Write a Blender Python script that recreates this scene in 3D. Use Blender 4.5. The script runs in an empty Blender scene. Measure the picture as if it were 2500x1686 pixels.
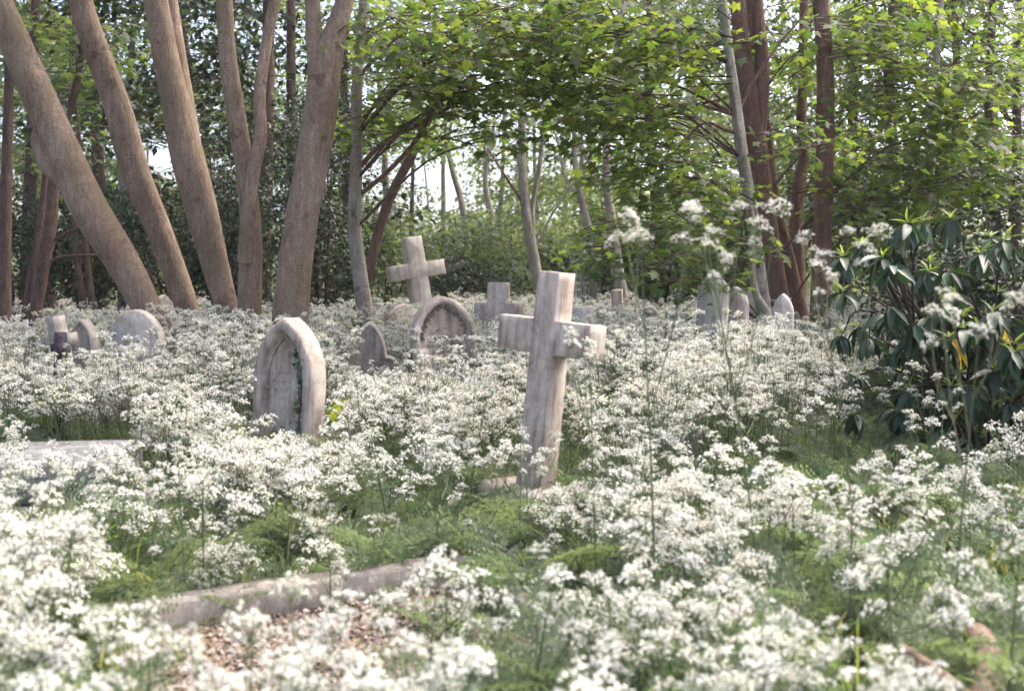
import bpy, bmesh, math, random
import numpy as np
from mathutils import Vector, Matrix, Euler

SC = bpy.context.scene
COL = SC.collection
R = math.radians
rng = np.random.default_rng(11)
random.seed(11)

# ------------------------------------------------------------------ camera
EYE = 1.5
FPX = 2778.0                       # focal length in pixels of the 2500 px wide photograph (40 mm on 36 mm film)
PITCH = math.atan((843 - 670) / FPX)
cam_d = bpy.data.cameras.new('camera')
cam = bpy.data.objects.new('camera', cam_d)
COL.objects.link(cam)
cam.location = (0, 0, EYE)
cam.rotation_euler = (R(90) - PITCH, 0, 0)
cam_d.lens = 40
cam_d.sensor_width = 36
cam_d.clip_start = 0.05
cam_d.clip_end = 2000
cam_d.dof.use_dof = True
cam_d.dof.focus_distance = 9.5
cam_d.dof.aperture_fstop = 2.4
SC.camera = cam

# ------------------------------------------------------------------ sky, sun, exposure
SUN_EL, SUN_AZ = 58.0, 60.0        # azimuth clockwise from +Y: high on the right beyond the graves, veiled
world = bpy.data.worlds.new('World')
SC.world = world
world.use_nodes = True
wn = world.node_tree
wn.nodes.clear()
sky = wn.nodes.new('ShaderNodeTexSky')
sky.sky_type = 'NISHITA'
sky.sun_disc = False
sky.sun_elevation = R(SUN_EL)
sky.sun_rotation = R(SUN_AZ)
sky.air_density = 0.5
sky.dust_density = 5.0
sky.ozone_density = 0.6
bg = wn.nodes.new('ShaderNodeBackground')
bg.inputs['Strength'].default_value = 0.15
wo = wn.nodes.new('ShaderNodeOutputWorld')
wn.links.new(sky.outputs[0], bg.inputs[0])
wn.links.new(bg.outputs[0], wo.inputs[0])

sun_d = bpy.data.lights.new('sun', 'SUN')
sun_d.energy = 0.85
sun_d.angle = R(65)
sun_d.color = (1.0, 0.94, 0.85)
sun = bpy.data.objects.new('sun', sun_d)
COL.objects.link(sun)
az, el = R(SUN_AZ), R(SUN_EL)
to_sun = Vector((math.sin(az) * math.cos(el), math.cos(az) * math.cos(el), math.sin(el)))
sun.rotation_euler = (-to_sun).to_track_quat('-Z', 'Y').to_euler()
sun.location = (0, 0, 30)

SC.view_settings.view_transform = 'Standard'
SC.view_settings.look = 'None'
SC.view_settings.exposure = 2.25
SC.view_settings.gamma = 1.0
SC.view_settings.use_curve_mapping = False
SC.render.engine = 'CYCLES'
SC.cycles.max_bounces = 5
SC.cycles.diffuse_bounces = 3
SC.cycles.transmission_bounces = 3
SC.cycles.volume_bounces = 1
SC.cycles.use_adaptive_sampling = True
SC.cycles.adaptive_threshold = 0.04
SC.cycles.caustics_reflective = False
SC.cycles.caustics_refractive = False

# ------------------------------------------------------------------ helpers
_s, _c = math.sin(PITCH), math.cos(PITCH)


def P(px, py, d):
    """world point seen at pixel (px, py) of the photograph, at distance d along +Y"""
    dx = (px - 1250.0) / FPX
    dy = (843.0 - py) / FPX
    v = np.array([dx, _c + _s * dy, -_s + _c * dy])
    return np.array([0, 0, EYE]) + v * (d / v[1])


def proj(p):
    x, y, z = p[0], p[1], p[2] - EYE
    f = y * _c - z * _s
    u = y * _s + z * _c
    return 1250 + FPX * x / f, 843 - FPX * u / f


def gz(x, y):
    return 0.02 * np.clip(np.asarray(y) - 5.0, 0, 14) + 0.05 * np.sin(x * 0.7 + 1.3) * np.cos(y * 0.53) + 0.03 * np.sin(x * 1.9 + y * 1.3)


class MB:
    """collects vertices and faces, then links them as one mesh object"""
    def __init__(self):
        self.V, self.F, self.var, self.n = [], [], [], 0

    def add(self, V, F, mat=0, var=0.5):
        V = np.asarray(V, dtype=np.float64).reshape(-1, 3)
        if isinstance(F, np.ndarray):
            F = [F]
        elif len(F) and not isinstance(F[0], np.ndarray):
            g = {}
            for f in F:
                g.setdefault(len(f), []).append(f)
            F = [np.array(v) for v in g.values()]
        for f in F:
            if len(f):
                self.F.append((f + self.n, mat))
        self.V.append(V)
        self.var.append(np.broadcast_to(np.asarray(var, dtype=np.float64), (len(V),)))
        self.n += len(V)

    def merge(self, other, M=None, matmap=None):
        V = np.concatenate(other.V)
        if M is not None:
            V = V @ M[:3, :3].T + M[:3, 3]
        off = self.n
        for f, m in other.F:
            self.F.append((f + off, matmap[m] if matmap else m))
        self.V.append(V)
        self.var.append(np.concatenate(other.var))
        self.n += len(V)

    def mesh(self, name, mats, smooth=False):
        me = bpy.data.meshes.new(name)
        V = np.concatenate(self.V)
        me.vertices.add(len(V))
        me.vertices.foreach_set('co', V.astype(np.float32).ravel())
        loops = np.concatenate([f.ravel() for f, m in self.F])
        sizes = np.concatenate([np.full(len(f), f.shape[1]) for f, m in self.F])
        mi = np.concatenate([np.full(len(f), m) for f, m in self.F])
        starts = np.concatenate([[0], np.cumsum(sizes)[:-1]])
        me.loops.add(len(loops))
        me.loops.foreach_set('vertex_index', loops.astype(np.int32))
        me.polygons.add(len(sizes))
        me.polygons.foreach_set('loop_start', starts.astype(np.int32))
        me.polygons.foreach_set('material_index', mi.astype(np.int32))
        if smooth:
            me.polygons.foreach_set('use_smooth', np.ones(len(sizes), dtype=bool))
        me.update(calc_edges=True)
        at = me.attributes.new('var', 'FLOAT', 'POINT')
        at.data.foreach_set('value', np.concatenate(self.var).astype(np.float32))
        for m in (mats if isinstance(mats, (list, tuple)) else [mats]):
            me.materials.append(m)
        return me

    def build(self, name, mats, parent=None, smooth=False):
        return link(name, self.mesh(name, mats, smooth), parent)


def link(name, me, parent=None):
    o = bpy.data.objects.new(name, me)
    COL.objects.link(o)
    if parent is not None:
        o.parent = parent
    return o


def empty(name, loc=(0, 0, 0), rot=None):
    o = bpy.data.objects.new(name, None)
    COL.objects.link(o)
    o.empty_display_size = 0.1
    o.location = loc
    if rot is not None:
        o.rotation_euler = rot
    return o


def tag(o, label=None, cat=None, group=None, kind=None):
    if label:
        o['label'] = label
    if cat:
        o['category'] = cat
    if group:
        o['group'] = group
    if kind:
        o['kind'] = kind
    return o


def catmull(pts, res):
    pts = np.asarray(pts, dtype=float)
    if len(pts) < 3:
        t = np.linspace(0, 1, res + 1)[:, None]
        return pts[0] * (1 - t) + pts[-1] * t
    p = np.vstack([2 * pts[0] - pts[1], pts, 2 * pts[-1] - pts[-2]])
    out = []
    for i in range(1, len(p) - 2):
        t = np.linspace(0, 1, res, endpoint=False)[:, None]
        a, b, c, d = p[i - 1], p[i], p[i + 1], p[i + 2]
        out.append(0.5 * (2 * b + (c - a) * t + (2 * a - 5 * b + 4 * c - d) * t ** 2 + (3 * b - a - 3 * c + d) * t ** 3))
    out.append(p[-2][None])
    return np.vstack(out)


def tube(mb, pts, rads, seg=8, res=4, noise=0.0, mat=0, var=0.5, seed=0, cap=True):
    """tapered tube along a smoothed polyline"""
    data = catmull(np.hstack([np.asarray(pts, float), np.asarray(rads, float)[:, None]]), res)
    c, r = data[:, :3], np.maximum(data[:, 3], 1e-4)
    n = len(c)
    tan = np.gradient(c, axis=0)
    tan /= np.linalg.norm(tan, axis=1)[:, None] + 1e-9
    ref = np.array([1.0, 0.13, 0.07]) if abs(tan[:, 0]).mean() < 0.8 else np.array([0.1, 1.0, 0.1])
    u = np.cross(tan, ref)
    u /= np.linalg.norm(u, axis=1)[:, None]
    v = np.cross(tan, u)
    a = np.linspace(0, 2 * np.pi, seg, endpoint=False)
    rr = np.repeat(r[:, None], seg, 1)
    if noise:
        rs = np.random.default_rng(seed)
        s = np.cumsum(np.r_[0, np.linalg.norm(np.diff(c, axis=0), axis=1)])
        for k in range(5):
            rr = rr * (1 + noise * .35 * np.sin(rs.integers(5, 10) * a[None] + rs.uniform(.3, 2.5) * s[:, None] + 1.5 * np.sin(s[:, None] * rs.uniform(.5, 1.5)) + rs.uniform(0, 6.3)))
        for k in range(7):
            m = rs.integers(1, 5)
            fz = rs.uniform(0.8, 5.0)
            rr = rr * (1 + noise * rs.uniform(.4, 1) * np.sin(m * a[None] + fz * s[:, None] + rs.uniform(0, 6.3)))
    V = c[:, None] + rr[..., None] * (np.cos(a)[None, :, None] * u[:, None] + np.sin(a)[None, :, None] * v[:, None])
    V = V.reshape(-1, 3)
    i, j = np.meshgrid(np.arange(n - 1), np.arange(seg), indexing='ij')
    j2 = (j + 1) % seg
    F = np.stack([i * seg + j, i * seg + j2, (i + 1) * seg + j2, (i + 1) * seg + j], -1).reshape(-1, 4)
    fl = [F]
    if cap:
        fl.append((np.arange(seg)[None] + (n - 1) * seg))
    mb.add(V, fl, mat, var)


def frames(yaw, tilt, roll):
    """rotation matrices: roll about local y, tilt about local x, then yaw about z (arrays)"""
    cy, sy, ct, st, cr, sr = np.cos(yaw), np.sin(yaw), np.cos(tilt), np.sin(tilt), np.cos(roll), np.sin(roll)
    z, o = np.zeros_like(cy), np.ones_like(cy)
    Rz = np.stack([np.stack([cy, -sy, z], -1), np.stack([sy, cy, z], -1), np.stack([z, z, o], -1)], -2)
    Rx = np.stack([np.stack([o, z, z], -1), np.stack([z, ct, -st], -1), np.stack([z, st, ct], -1)], -2)
    Ry = np.stack([np.stack([cr, z, sr], -1), np.stack([z, o, z], -1), np.stack([-sr, z, cr], -1)], -2)
    return Rz @ Rx @ Ry


def stamp(mb, tmpl, pos, M, size, mat=0, var=None):
    """many copies of a small template (verts, tris) into one mesh builder"""
    tv, tf = tmpl
    n, m = len(pos), len(tv)
    V = np.einsum('nij,mj->nmi', M, tv) * np.asarray(size).reshape(-1, 1, 1) + pos[:, None]
    F = (tf[None] + (np.arange(n) * m)[:, None, None]).reshape(-1, tf.shape[1])
    if var is None:
        var = np.random.default_rng(n).random(n)
    mb.add(V.reshape(-1, 3), F, mat, np.repeat(np.asarray(var), m))


def fan(outline, centre, zf=0.0):
    pts = [centre] + outline
    V = np.array([[x, y, zf * abs(x) - 0.12 * y * y] for x, y in pts])
    n = len(outline)
    F = np.array([[0, 1 + i, 1 + (i + 1) % n] for i in range(n)])
    return V, F


half = [(0.16, -0.06), (0.40, 0.02), (0.24, 0.20), (0.56, 0.46), (0.21, 0.50)]
MAPLE = fan([(0, 0)] + half + [(0, 1.0)] + [(-x, y) for x, y in half[::-1]], (0, 0.3), -0.18)
OVATE = fan([(0, 0), (0.25, 0.3), (0.22, 0.62), (0, 1.0), (-0.22, 0.62), (-0.25, 0.3)], (0, 0.45), -0.2)
LOBED = fan([(0, 0), (0.42, 0.2), (0.24, 0.52), (0, 1.0), (-0.24, 0.52), (-0.42, 0.2)], (0, 0.4), -0.2)
RHOMB = (np.array([[0, 0, 0], [0.3, 0.45, -0.06], [0, 1, -0.1], [-0.3, 0.45, -0.06]]), np.array([[0, 1, 2, 3]]))
IVYL = fan([(0, 0), (0.32, -0.08), (0.5, 0.2), (0.28, 0.38), (0, 0.9), (-0.28, 0.38), (-0.5, 0.2), (-0.32, -0.08)], (0, 0.25), -0.15)

# ------------------------------------------------------------------ materials


def nodes(name):
    m = bpy.data.materials.new(name)
    m.use_nodes = True
    nt = m.node_tree
    nt.nodes.clear()
    out = nt.nodes.new('ShaderNodeOutputMaterial')
    return m, nt, out


def N(nt, typ, **kw):
    n = nt.nodes.new(typ)
    for k, v in kw.items():
        if k in n.inputs:
            n.inputs[k].default_value = v
        else:
            setattr(n, k, v)
    return n


def ramp(nt, fac, stops):
    r = nt.nodes.new('ShaderNodeValToRGB')
    e = r.color_ramp.elements
    while len(e) < len(stops):
        e.new(0.5)
    for el, (p, c) in zip(e, stops):
        el.position = p
        el.color = (*c, 1)
    nt.links.new(fac, r.inputs[0])
    return r.outputs[0]


def leaf_mat(name, cols, trans=0.4, rough=0.5, spec=0.35, tint=(1.15, 1.15, 0.55)):
    """cols: colours spread over the per-leaf random value"""
    m, nt, out = nodes(name)
    at = N(nt, 'ShaderNodeAttribute', attribute_name='var')
    oi = N(nt, 'ShaderNodeObjectInfo')
    ad = N(nt, 'ShaderNodeMath', operation='ADD')
    nt.links.new(at.outputs['Fac'], ad.inputs[0])
    nt.links.new(oi.outputs['Random'], ad.inputs[1])
    md = N(nt, 'ShaderNodeMath', operation='FRACT')
    nt.links.new(ad.outputs[0], md.inputs[0])
    col = ramp(nt, md.outputs[0], [(i / max(1, len(cols) - 1), c) for i, c in enumerate(cols)])
    b = N(nt, 'ShaderNodeBsdfPrincipled', Roughness=rough)
    b.inputs['Specular IOR Level'].default_value = spec
    nt.links.new(col, b.inputs['Base Color'])
    t = N(nt, 'ShaderNodeBsdfTranslucent')
    mx = N(nt, 'ShaderNodeMix', data_type='RGBA', blend_type='MULTIPLY')
    mx.inputs[0].default_value = 1.0
    nt.links.new(col, mx.inputs[6])
    mx.inputs[7].default_value = (*[2.2 * x for x in tint], 1)
    nt.links.new(mx.outputs[2], t.inputs[0])
    ms = N(nt, 'ShaderNodeMixShader')
    ms.inputs[0].default_value = trans
    nt.links.new(b.outputs[0], ms.inputs[1])
    nt.links.new(t.outputs[0], ms.inputs[2])
    nt.links.new(ms.outputs[0], out.inputs[0])
    return m


def bark_mat(name, base, light, dark, green=0.25):
    m, nt, out = nodes(name)
    tc = N(nt, 'ShaderNodeTexCoord')
    mp = N(nt, 'ShaderNodeMapping')
    mp.inputs['Scale'].default_value = (11, 11, 2.6)
    nt.links.new(tc.outputs['Object'], mp.inputs[0])
    n1 = N(nt, 'ShaderNodeTexNoise', Scale=2.2, Detail=9.0, Roughness=0.65)
    nt.links.new(mp.outputs[0], n1.inputs[0])
    n2 = N(nt, 'ShaderNodeTexNoise', Scale=2.0, Detail=6.0, Roughness=0.6)
    nt.links.new(tc.outputs['Object'], n2.inputs[0])
    n3 = N(nt, 'ShaderNodeTexNoise', Scale=60.0, Detail=4.0)
    nt.links.new(tc.outputs['Object'], n3.inputs[0])
    mpv = N(nt, 'ShaderNodeMapping')
    mpv.inputs['Scale'].default_value = (22, 22, 1.6)
    nt.links.new(tc.outputs['Object'], mpv.inputs[0])
    wv = N(nt, 'ShaderNodeMix', data_type='RGBA', blend_type='ADD')
    wv.inputs[0].default_value = 0.9
    nt.links.new(mpv.outputs[0], wv.inputs[6])
    nt.links.new(n2.outputs[1], wv.inputs[7])
    vo = N(nt, 'ShaderNodeTexVoronoi', feature='DISTANCE_TO_EDGE', Scale=1.0)
    nt.links.new(wv.outputs[2], vo.inputs[0])
    crack = ramp(nt, vo.outputs[0], [(0.0, (0.45, 0.42, 0.4)), (0.07, (0.9, 0.9, 0.9)), (0.2, (1, 1, 1))])
    mps = N(nt, 'ShaderNodeMapping')
    mps.inputs['Scale'].default_value = (5, 5, .55)
    nt.links.new(tc.outputs['Object'], mps.inputs[0])
    n4 = N(nt, 'ShaderNodeTexNoise', Scale=1.3, Detail=5.0)
    nt.links.new(mps.outputs[0], n4.inputs[0])
    c1 = ramp(nt, n1.outputs[0], [(0.26, dark), (0.40, base), (0.70, light)])
    gr = ramp(nt, n2.outputs[0], [(0.36, (0, 0, 0)), (0.60, (green * 1.8, green * 1.8, green * 1.8))])
    mx = N(nt, 'ShaderNodeMix', data_type='RGBA')
    nt.links.new(gr, mx.inputs[0])
    nt.links.new(c1, mx.inputs[6])
    mx.inputs[7].default_value = (base[0] * .55, base[1] * .5, base[2] * .42, 1)
    mx2 = N(nt, 'ShaderNodeMix', data_type='RGBA', blend_type='MULTIPLY')
    mx2.inputs[0].default_value = 0.75
    nt.links.new(mx.outputs[2], mx2.inputs[6])
    nt.links.new(ramp(nt, n3.outputs[0], [(0.3, (0.55, 0.5, 0.48)), (0.65, (1.15, 1.12, 1.1))]), mx2.inputs[7])
    mxc = N(nt, 'ShaderNodeMix', data_type='RGBA', blend_type='MULTIPLY')
    mxc.inputs[0].default_value = 0.35
    nt.links.new(mx2.outputs[2], mxc.inputs[6])
    nt.links.new(crack, mxc.inputs[7])
    mxd = N(nt, 'ShaderNodeMix', data_type='RGBA')
    nt.links.new(ramp(nt, n4.outputs[0], [(0.5, (0, 0, 0)), (0.68, (.6, .6, .6))]), mxd.inputs[0])
    nt.links.new(mxc.outputs[2], mxd.inputs[6])
    mxd.inputs[7].default_value = (base[0] * .62, base[1] * .72, base[2] * .55, 1)
    n5 = N(nt, 'ShaderNodeTexNoise', Scale=6.0, Detail=5.0, Roughness=0.6)
    nt.links.new(tc.outputs['Object'], n5.inputs[0])
    mxe = N(nt, 'ShaderNodeMix', data_type='RGBA', blend_type='MULTIPLY')
    mxe.inputs[0].default_value = 0.8
    nt.links.new(mxd.outputs[2], mxe.inputs[6])
    nt.links.new(ramp(nt, n5.outputs[0], [(0.34, (1.3, 1.3, 1.28)), (0.42, (1, 1, 1)), (0.60, (1, 1, 1)), (0.68, (.5, .46, .42))]), mxe.inputs[7])
    b = N(nt, 'ShaderNodeBsdfPrincipled', Roughness=0.85)
    b.inputs['Specular IOR Level'].default_value = 0.2
    nt.links.new(mxe.outputs[2], b.inputs['Base Color'])
    bp = N(nt, 'ShaderNodeBump', Strength=0.8, Distance=0.03)
    nt.links.new(n1.outputs[0], bp.inputs['Height'])
    bp2 = N(nt, 'ShaderNodeBump', Strength=0.4, Distance=0.004)
    nt.links.new(n3.outputs[0], bp2.inputs['Height'])
    nt.links.new(bp.outputs[0], bp2.inputs['Normal'])
    nt.links.new(bp2.outputs[0], b.inputs['Normal'])
    nt.links.new(b.outputs[0], out.inputs[0])
    return m


def stone_mat(name, base, dark, light, streak=0.5, lichen=0.5):
    m, nt, out = nodes(name)
    tc = N(nt, 'ShaderNodeTexCoord')
    oi = N(nt, 'ShaderNodeObjectInfo')
    ofs = N(nt, 'ShaderNodeVectorMath', operation='ADD')
    nt.links.new(tc.outputs['Object'], ofs.inputs[0])
    nt.links.new(oi.outputs['Location'], ofs.inputs[1])
    mp = N(nt, 'ShaderNodeMapping')
    mp.inputs['Scale'].default_value = (14, 14, 1.6)
    nt.links.new(ofs.outputs[0], mp.inputs[0])
    ns = N(nt, 'ShaderNodeTexNoise', Scale=1.6, Detail=6.0, Roughness=0.6)
    nt.links.new(mp.outputs[0], ns.inputs[0])
    nb = N(nt, 'ShaderNodeTexNoise', Scale=7.0, Detail=8.0, Roughness=0.7)
    nt.links.new(ofs.outputs[0], nb.inputs[0])
    nf = N(nt, 'ShaderNodeTexNoise', Scale=150.0, Detail=3.0)
    nt.links.new(ofs.outputs[0], nf.inputs[0])
    nl = N(nt, 'ShaderNodeTexNoise', Scale=22.0, Detail=5.0, Roughness=0.7)
    nt.links.new(ofs.outputs[0], nl.inputs[0])
    c1 = ramp(nt, nb.outputs[0], [(0.3, dark), (0.5, base), (0.68, light)])
    mx = N(nt, 'ShaderNodeMix', data_type='RGBA', blend_type='MULTIPLY')
    mx.inputs[0].default_value = streak
    nt.links.new(c1, mx.inputs[6])
    nt.links.new(ramp(nt, ns.outputs[0], [(0.34, (0.45, 0.40, 0.36)), (0.52, (0.95, 0.92, 0.90)), (0.66, (1.15, 1.12, 1.1))]), mx.inputs[7])
    mx2 = N(nt, 'ShaderNodeMix', data_type='RGBA')
    nt.links.new(ramp(nt, nl.outputs[0], [(0.56, (0, 0, 0)), (0.62, (lichen, lichen, lichen))]), mx2.inputs[0])
    nt.links.new(mx.outputs[2], mx2.inputs[6])
    mx2.inputs[7].default_value = (0.42, 0.42, 0.37, 1)
    na = N(nt, 'ShaderNodeTexNoise', Scale=3.3, Detail=7.0, Roughness=0.7)
    nt.links.new(ofs.outputs[0], na.inputs[0])
    mxa = N(nt, 'ShaderNodeMix', data_type='RGBA')
    nt.links.new(ramp(nt, na.outputs[0], [(0.54, (0, 0, 0)), (0.70, (.55, .55, .55))]), mxa.inputs[0])
    nt.links.new(mx2.outputs[2], mxa.inputs[6])
    mxa.inputs[7].default_value = (0.16, 0.155, 0.10, 1)
    mx3 = N(nt, 'ShaderNodeMix', data_type='RGBA', blend_type='MULTIPLY')
    mx3.inputs[0].default_value = 0.6
    nt.links.new(mxa.outputs[2], mx3.inputs[6])
    nt.links.new(ramp(nt, nf.outputs[0], [(0.3, (0.7, 0.68, 0.66)), (0.7, (1.12, 1.12, 1.12))]), mx3.inputs[7])
    b = N(nt, 'ShaderNodeBsdfPrincipled', Roughness=0.9)
    b.inputs['Specular IOR Level'].default_value = 0.15
    nt.links.new(mx3.outputs[2], b.inputs['Base Color'])
    bp = N(nt, 'ShaderNodeBump', Strength=0.5, Distance=0.006)
    nt.links.new(nl.outputs[0], bp.inputs['Height'])
    bp2 = N(nt, 'ShaderNodeBump', Strength=0.35, Distance=0.002)
    nt.links.new(nf.outputs[0], bp2.inputs['Height'])
    nt.links.new(bp.outputs[0], bp2.inputs['Normal'])
    nt.links.new(bp2.outputs[0], b.inputs['Normal'])
    nt.links.new(b.outputs[0], out.inputs[0])
    return m


def plain_mat(name, c1, c2, scale=30, rough=0.8, trans=0.0):
    m, nt, out = nodes(name)
    tc = N(nt, 'ShaderNodeTexCoord')
    n = N(nt, 'ShaderNodeTexNoise', Scale=scale, Detail=6.0)
    nt.links.new(tc.outputs['Object'], n.inputs[0])
    col = ramp(nt, n.outputs[0], [(0.35, c1), (0.65, c2)])
    b = N(nt, 'ShaderNodeBsdfPrincipled', Roughness=rough)
    b.inputs['Specular IOR Level'].default_value = 0.2
    nt.links.new(col, b.inputs['Base Color'])
    if trans:
        t = N(nt, 'ShaderNodeBsdfTranslucent')
        nt.links.new(col, t.inputs[0])
        ms = N(nt, 'ShaderNodeMixShader')
        ms.inputs[0].default_value = trans
        nt.links.new(b.outputs[0], ms.inputs[1])
        nt.links.new(t.outputs[0], ms.inputs[2])
        nt.links.new(ms.outputs[0], out.inputs[0])
    else:
        nt.links.new(b.outputs[0], out.inputs[0])
    return m


def ground_mat():
    m, nt, out = nodes('ground_soil')
    tc = N(nt, 'ShaderNodeTexCoord')
    n1 = N(nt, 'ShaderNodeTexNoise', Scale=1.2, Detail=8.0, Roughness=0.65)
    n2 = N(nt, 'ShaderNodeTexNoise', Scale=35.0, Detail=8.0, Roughness=0.7)
    nt.links.new(tc.outputs['Object'], n1.inputs[0])
    nt.links.new(tc.outputs['Object'], n2.inputs[0])
    c1 = ramp(nt, n2.outputs[0], [(0.3, (0.025, 0.018, 0.012)), (0.5, (0.09, 0.065, 0.042)), (0.68, (0.20, 0.16, 0.11))])
    mx = N(nt, 'ShaderNodeMix', data_type='RGBA')
    nt.links.new(ramp(nt, n1.outputs[0], [(0.4, (0, 0, 0)), (0.6, (0.75, 0.75, 0.75))]), mx.inputs[0])
    nt.links.new(c1, mx.inputs[6])
    mx.inputs[7].default_value = (0.05, 0.07, 0.025, 1)
    b = N(nt, 'ShaderNodeBsdfPrincipled', Roughness=0.95)
    nt.links.new(mx.outputs[2], b.inputs['Base Color'])
    bp = N(nt, 'ShaderNodeBump', Strength=0.8, Distance=0.03)
    nt.links.new(n2.outputs[0], bp.inputs['Height'])
    nt.links.new(bp.outputs[0], b.inputs['Normal'])
    nt.links.new(b.outputs[0], out.inputs[0])
    return m


M = {}
M['ground'] = ground_mat()
M['maple'] = leaf_mat('maple_leaf', [(0.04, 0.075, 0.027), (0.062, 0.10, 0.027), (0.105, 0.138, 0.032), (0.06, 0.098, 0.042)], 0.6, 0.45, 0.35, (1.14, 1.08, .5))
M['wood_leaf'] = leaf_mat('woodland_leaf', [(0.04, 0.07, 0.03), (0.065, 0.10, 0.035), (0.10, 0.13, 0.05), (0.065, 0.095, 0.05)], 0.45, 0.5, 0.35, (1.1, 1.08, .6))
M['hazed_leaf'] = leaf_mat('hazed_leaf', [(0.08, 0.12, 0.05), (0.12, 0.16, 0.06), (0.10, 0.14, 0.07)], 0.45, 0.55, 0.3)  # far-tree green, lightened so the colour itself carries haze
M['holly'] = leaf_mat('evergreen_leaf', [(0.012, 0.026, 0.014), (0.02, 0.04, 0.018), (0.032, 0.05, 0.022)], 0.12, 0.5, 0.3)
M['ivy'] = leaf_mat('ivy_leaf', [(0.02, 0.04, 0.015), (0.05, 0.075, 0.03), (0.09, 0.11, 0.06)], 0.12, 0.35, 0.5)
M['rhodo'] = leaf_mat('rhododendron_leaf', [(0.014, 0.036, 0.02), (0.024, 0.052, 0.026), (0.036, 0.066, 0.034)], 0.10, 0.40, 0.4)
M['rhodo_young'] = leaf_mat('rhododendron_young', [(0.10, 0.15, 0.04), (0.14, 0.18, 0.06)], 0.4, 0.45, 0.4)
M['yellow'] = leaf_mat('yellow_leaf', [(0.45, 0.28, 0.02), (0.5, 0.35, 0.04)], 0.4, 0.5, 0.3, (1, 1, 1))
M['fern'] = leaf_mat('parsley_leaf', [(0.085, 0.12, 0.075), (0.12, 0.155, 0.10), (0.15, 0.18, 0.095), (0.11, 0.145, 0.105)], 0.35, 0.5, 0.4, (1.05, 1.1, .7))
M['grass'] = leaf_mat('grass_blade', [(0.06, 0.11, 0.02), (0.10, 0.15, 0.03), (0.16, 0.18, 0.06), (0.28, 0.24, 0.12)], 0.4, 0.5, 0.3)
M['dock'] = leaf_mat('dock_leaf', [(0.10, 0.16, 0.015), (0.14, 0.19, 0.02), (0.18, 0.21, 0.03)], 0.45, 0.45, 0.4)
M['stem'] = leaf_mat('parsley_stem', [(0.09, 0.13, 0.06), (0.13, 0.16, 0.08), (0.15, 0.15, 0.09)], 0.15, 0.6, 0.3, (1, 1, .8))
M['flower'] = leaf_mat('parsley_flower', [(0.70, 0.69, 0.63), (0.66, 0.64, 0.54), (0.71, 0.705, 0.65), (0.68, 0.67, 0.61), (0.50, 0.52, 0.38)], 0.25, 0.7, 0.2, (.42, .42, .40))
M['bark'] = bark_mat('bark_brown', (0.27, 0.198, 0.152), (0.39, 0.31, 0.25), (0.11, 0.072, 0.052), .35)
M['bark_red'] = bark_mat('bark_reddish', (0.185, 0.10, 0.075), (0.26, 0.165, 0.13), (0.075, 0.04, 0.03), 0.15)
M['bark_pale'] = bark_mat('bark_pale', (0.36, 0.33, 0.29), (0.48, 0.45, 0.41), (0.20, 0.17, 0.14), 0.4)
M['bark_dark'] = bark_mat('bark_dark', (0.10, 0.065, 0.055), (0.17, 0.115, 0.10), (0.04, 0.025, 0.02), 0.15)
M['bark_black'] = bark_mat('bark_blackish', (0.05, 0.035, 0.03), (0.08, 0.06, 0.05), (0.02, 0.015, 0.012), 0.2)
M['stone'] = stone_mat('weathered_stone', (0.43, 0.375, 0.325), (0.24, 0.205, 0.17), (0.54, 0.49, 0.44), .75, .7)
M['stone_warm'] = stone_mat('warm_stone', (0.45, 0.385, 0.33), (0.26, 0.215, 0.175), (0.55, 0.49, 0.435), 0.8, .75)
M['stone_grey'] = stone_mat('grey_stone', (0.40, 0.365, 0.32), (0.23, 0.205, 0.17), (0.49, 0.46, 0.42), .6)
M['stone_mossy'] = stone_mat('mossy_stone', (0.24, 0.23, 0.17), (0.13, 0.13, 0.08), (0.34, 0.33, 0.27))
M['marble'] = stone_mat('white_marble', (0.52, 0.52, 0.53), (0.38, 0.38, 0.39), (0.62, 0.62, 0.63), 0.35, 0.2)
M['stone_light'] = stone_mat('light_stone', (0.50, 0.455, 0.415), (0.33, 0.29, 0.26), (0.58, 0.55, 0.51), .55)
M['kerb'] = stone_mat('kerb_stone', (0.22, 0.20, 0.18), (0.10, 0.095, 0.08), (0.31, 0.29, 0.265), .5, .6)
M['tomb'] = stone_mat('tomb_stone', (0.17, 0.175, 0.18), (0.08, 0.085, 0.08), (0.24, 0.245, 0.25), .4)
M['slate'] = stone_mat('dark_slate', (0.055, 0.045, 0.06), (0.03, 0.025, 0.03), (0.09, 0.08, 0.09), 0.3, 0.1)
M['letter'] = plain_mat('worn_lettering', (0.10, 0.08, 0.065), (0.22, 0.18, 0.15), 90, 0.9)
M['gravel'] = leaf_mat('gravel_chip', [(0.11, 0.085, 0.07), (0.24, 0.19, 0.16), (0.34, 0.29, 0.25), (0.16, 0.115, 0.09), (0.06, 0.045, 0.04)], 0.0, 0.9, 0.2)
M['litter'] = leaf_mat('dry_litter', [(0.30, 0.21, 0.13), (0.20, 0.12, 0.075), (0.42, 0.33, 0.22), (0.12, 0.07, 0.045)], 0.15, 0.8, 0.2, (.5, .45, .4))
M['iron'] = plain_mat('black_iron', (0.015, 0.015, 0.016), (0.03, 0.03, 0.032), 60, 0.5)
M['render'] = plain_mat('white_render', (0.72, 0.72, 0.72), (0.80, 0.80, 0.79), 4, 0.9)
M['brick'] = plain_mat('pink_brick', (0.45, 0.26, 0.21), (0.52, 0.34, 0.28), 12, 0.9)
M['rooftile'] = plain_mat('grey_roof', (0.16, 0.16, 0.18), (0.24, 0.24, 0.26), 6, 0.8)
M['glass'] = plain_mat('dark_pane', (0.03, 0.04, 0.05), (0.06, 0.07, 0.08), 2, 0.1)

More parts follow.
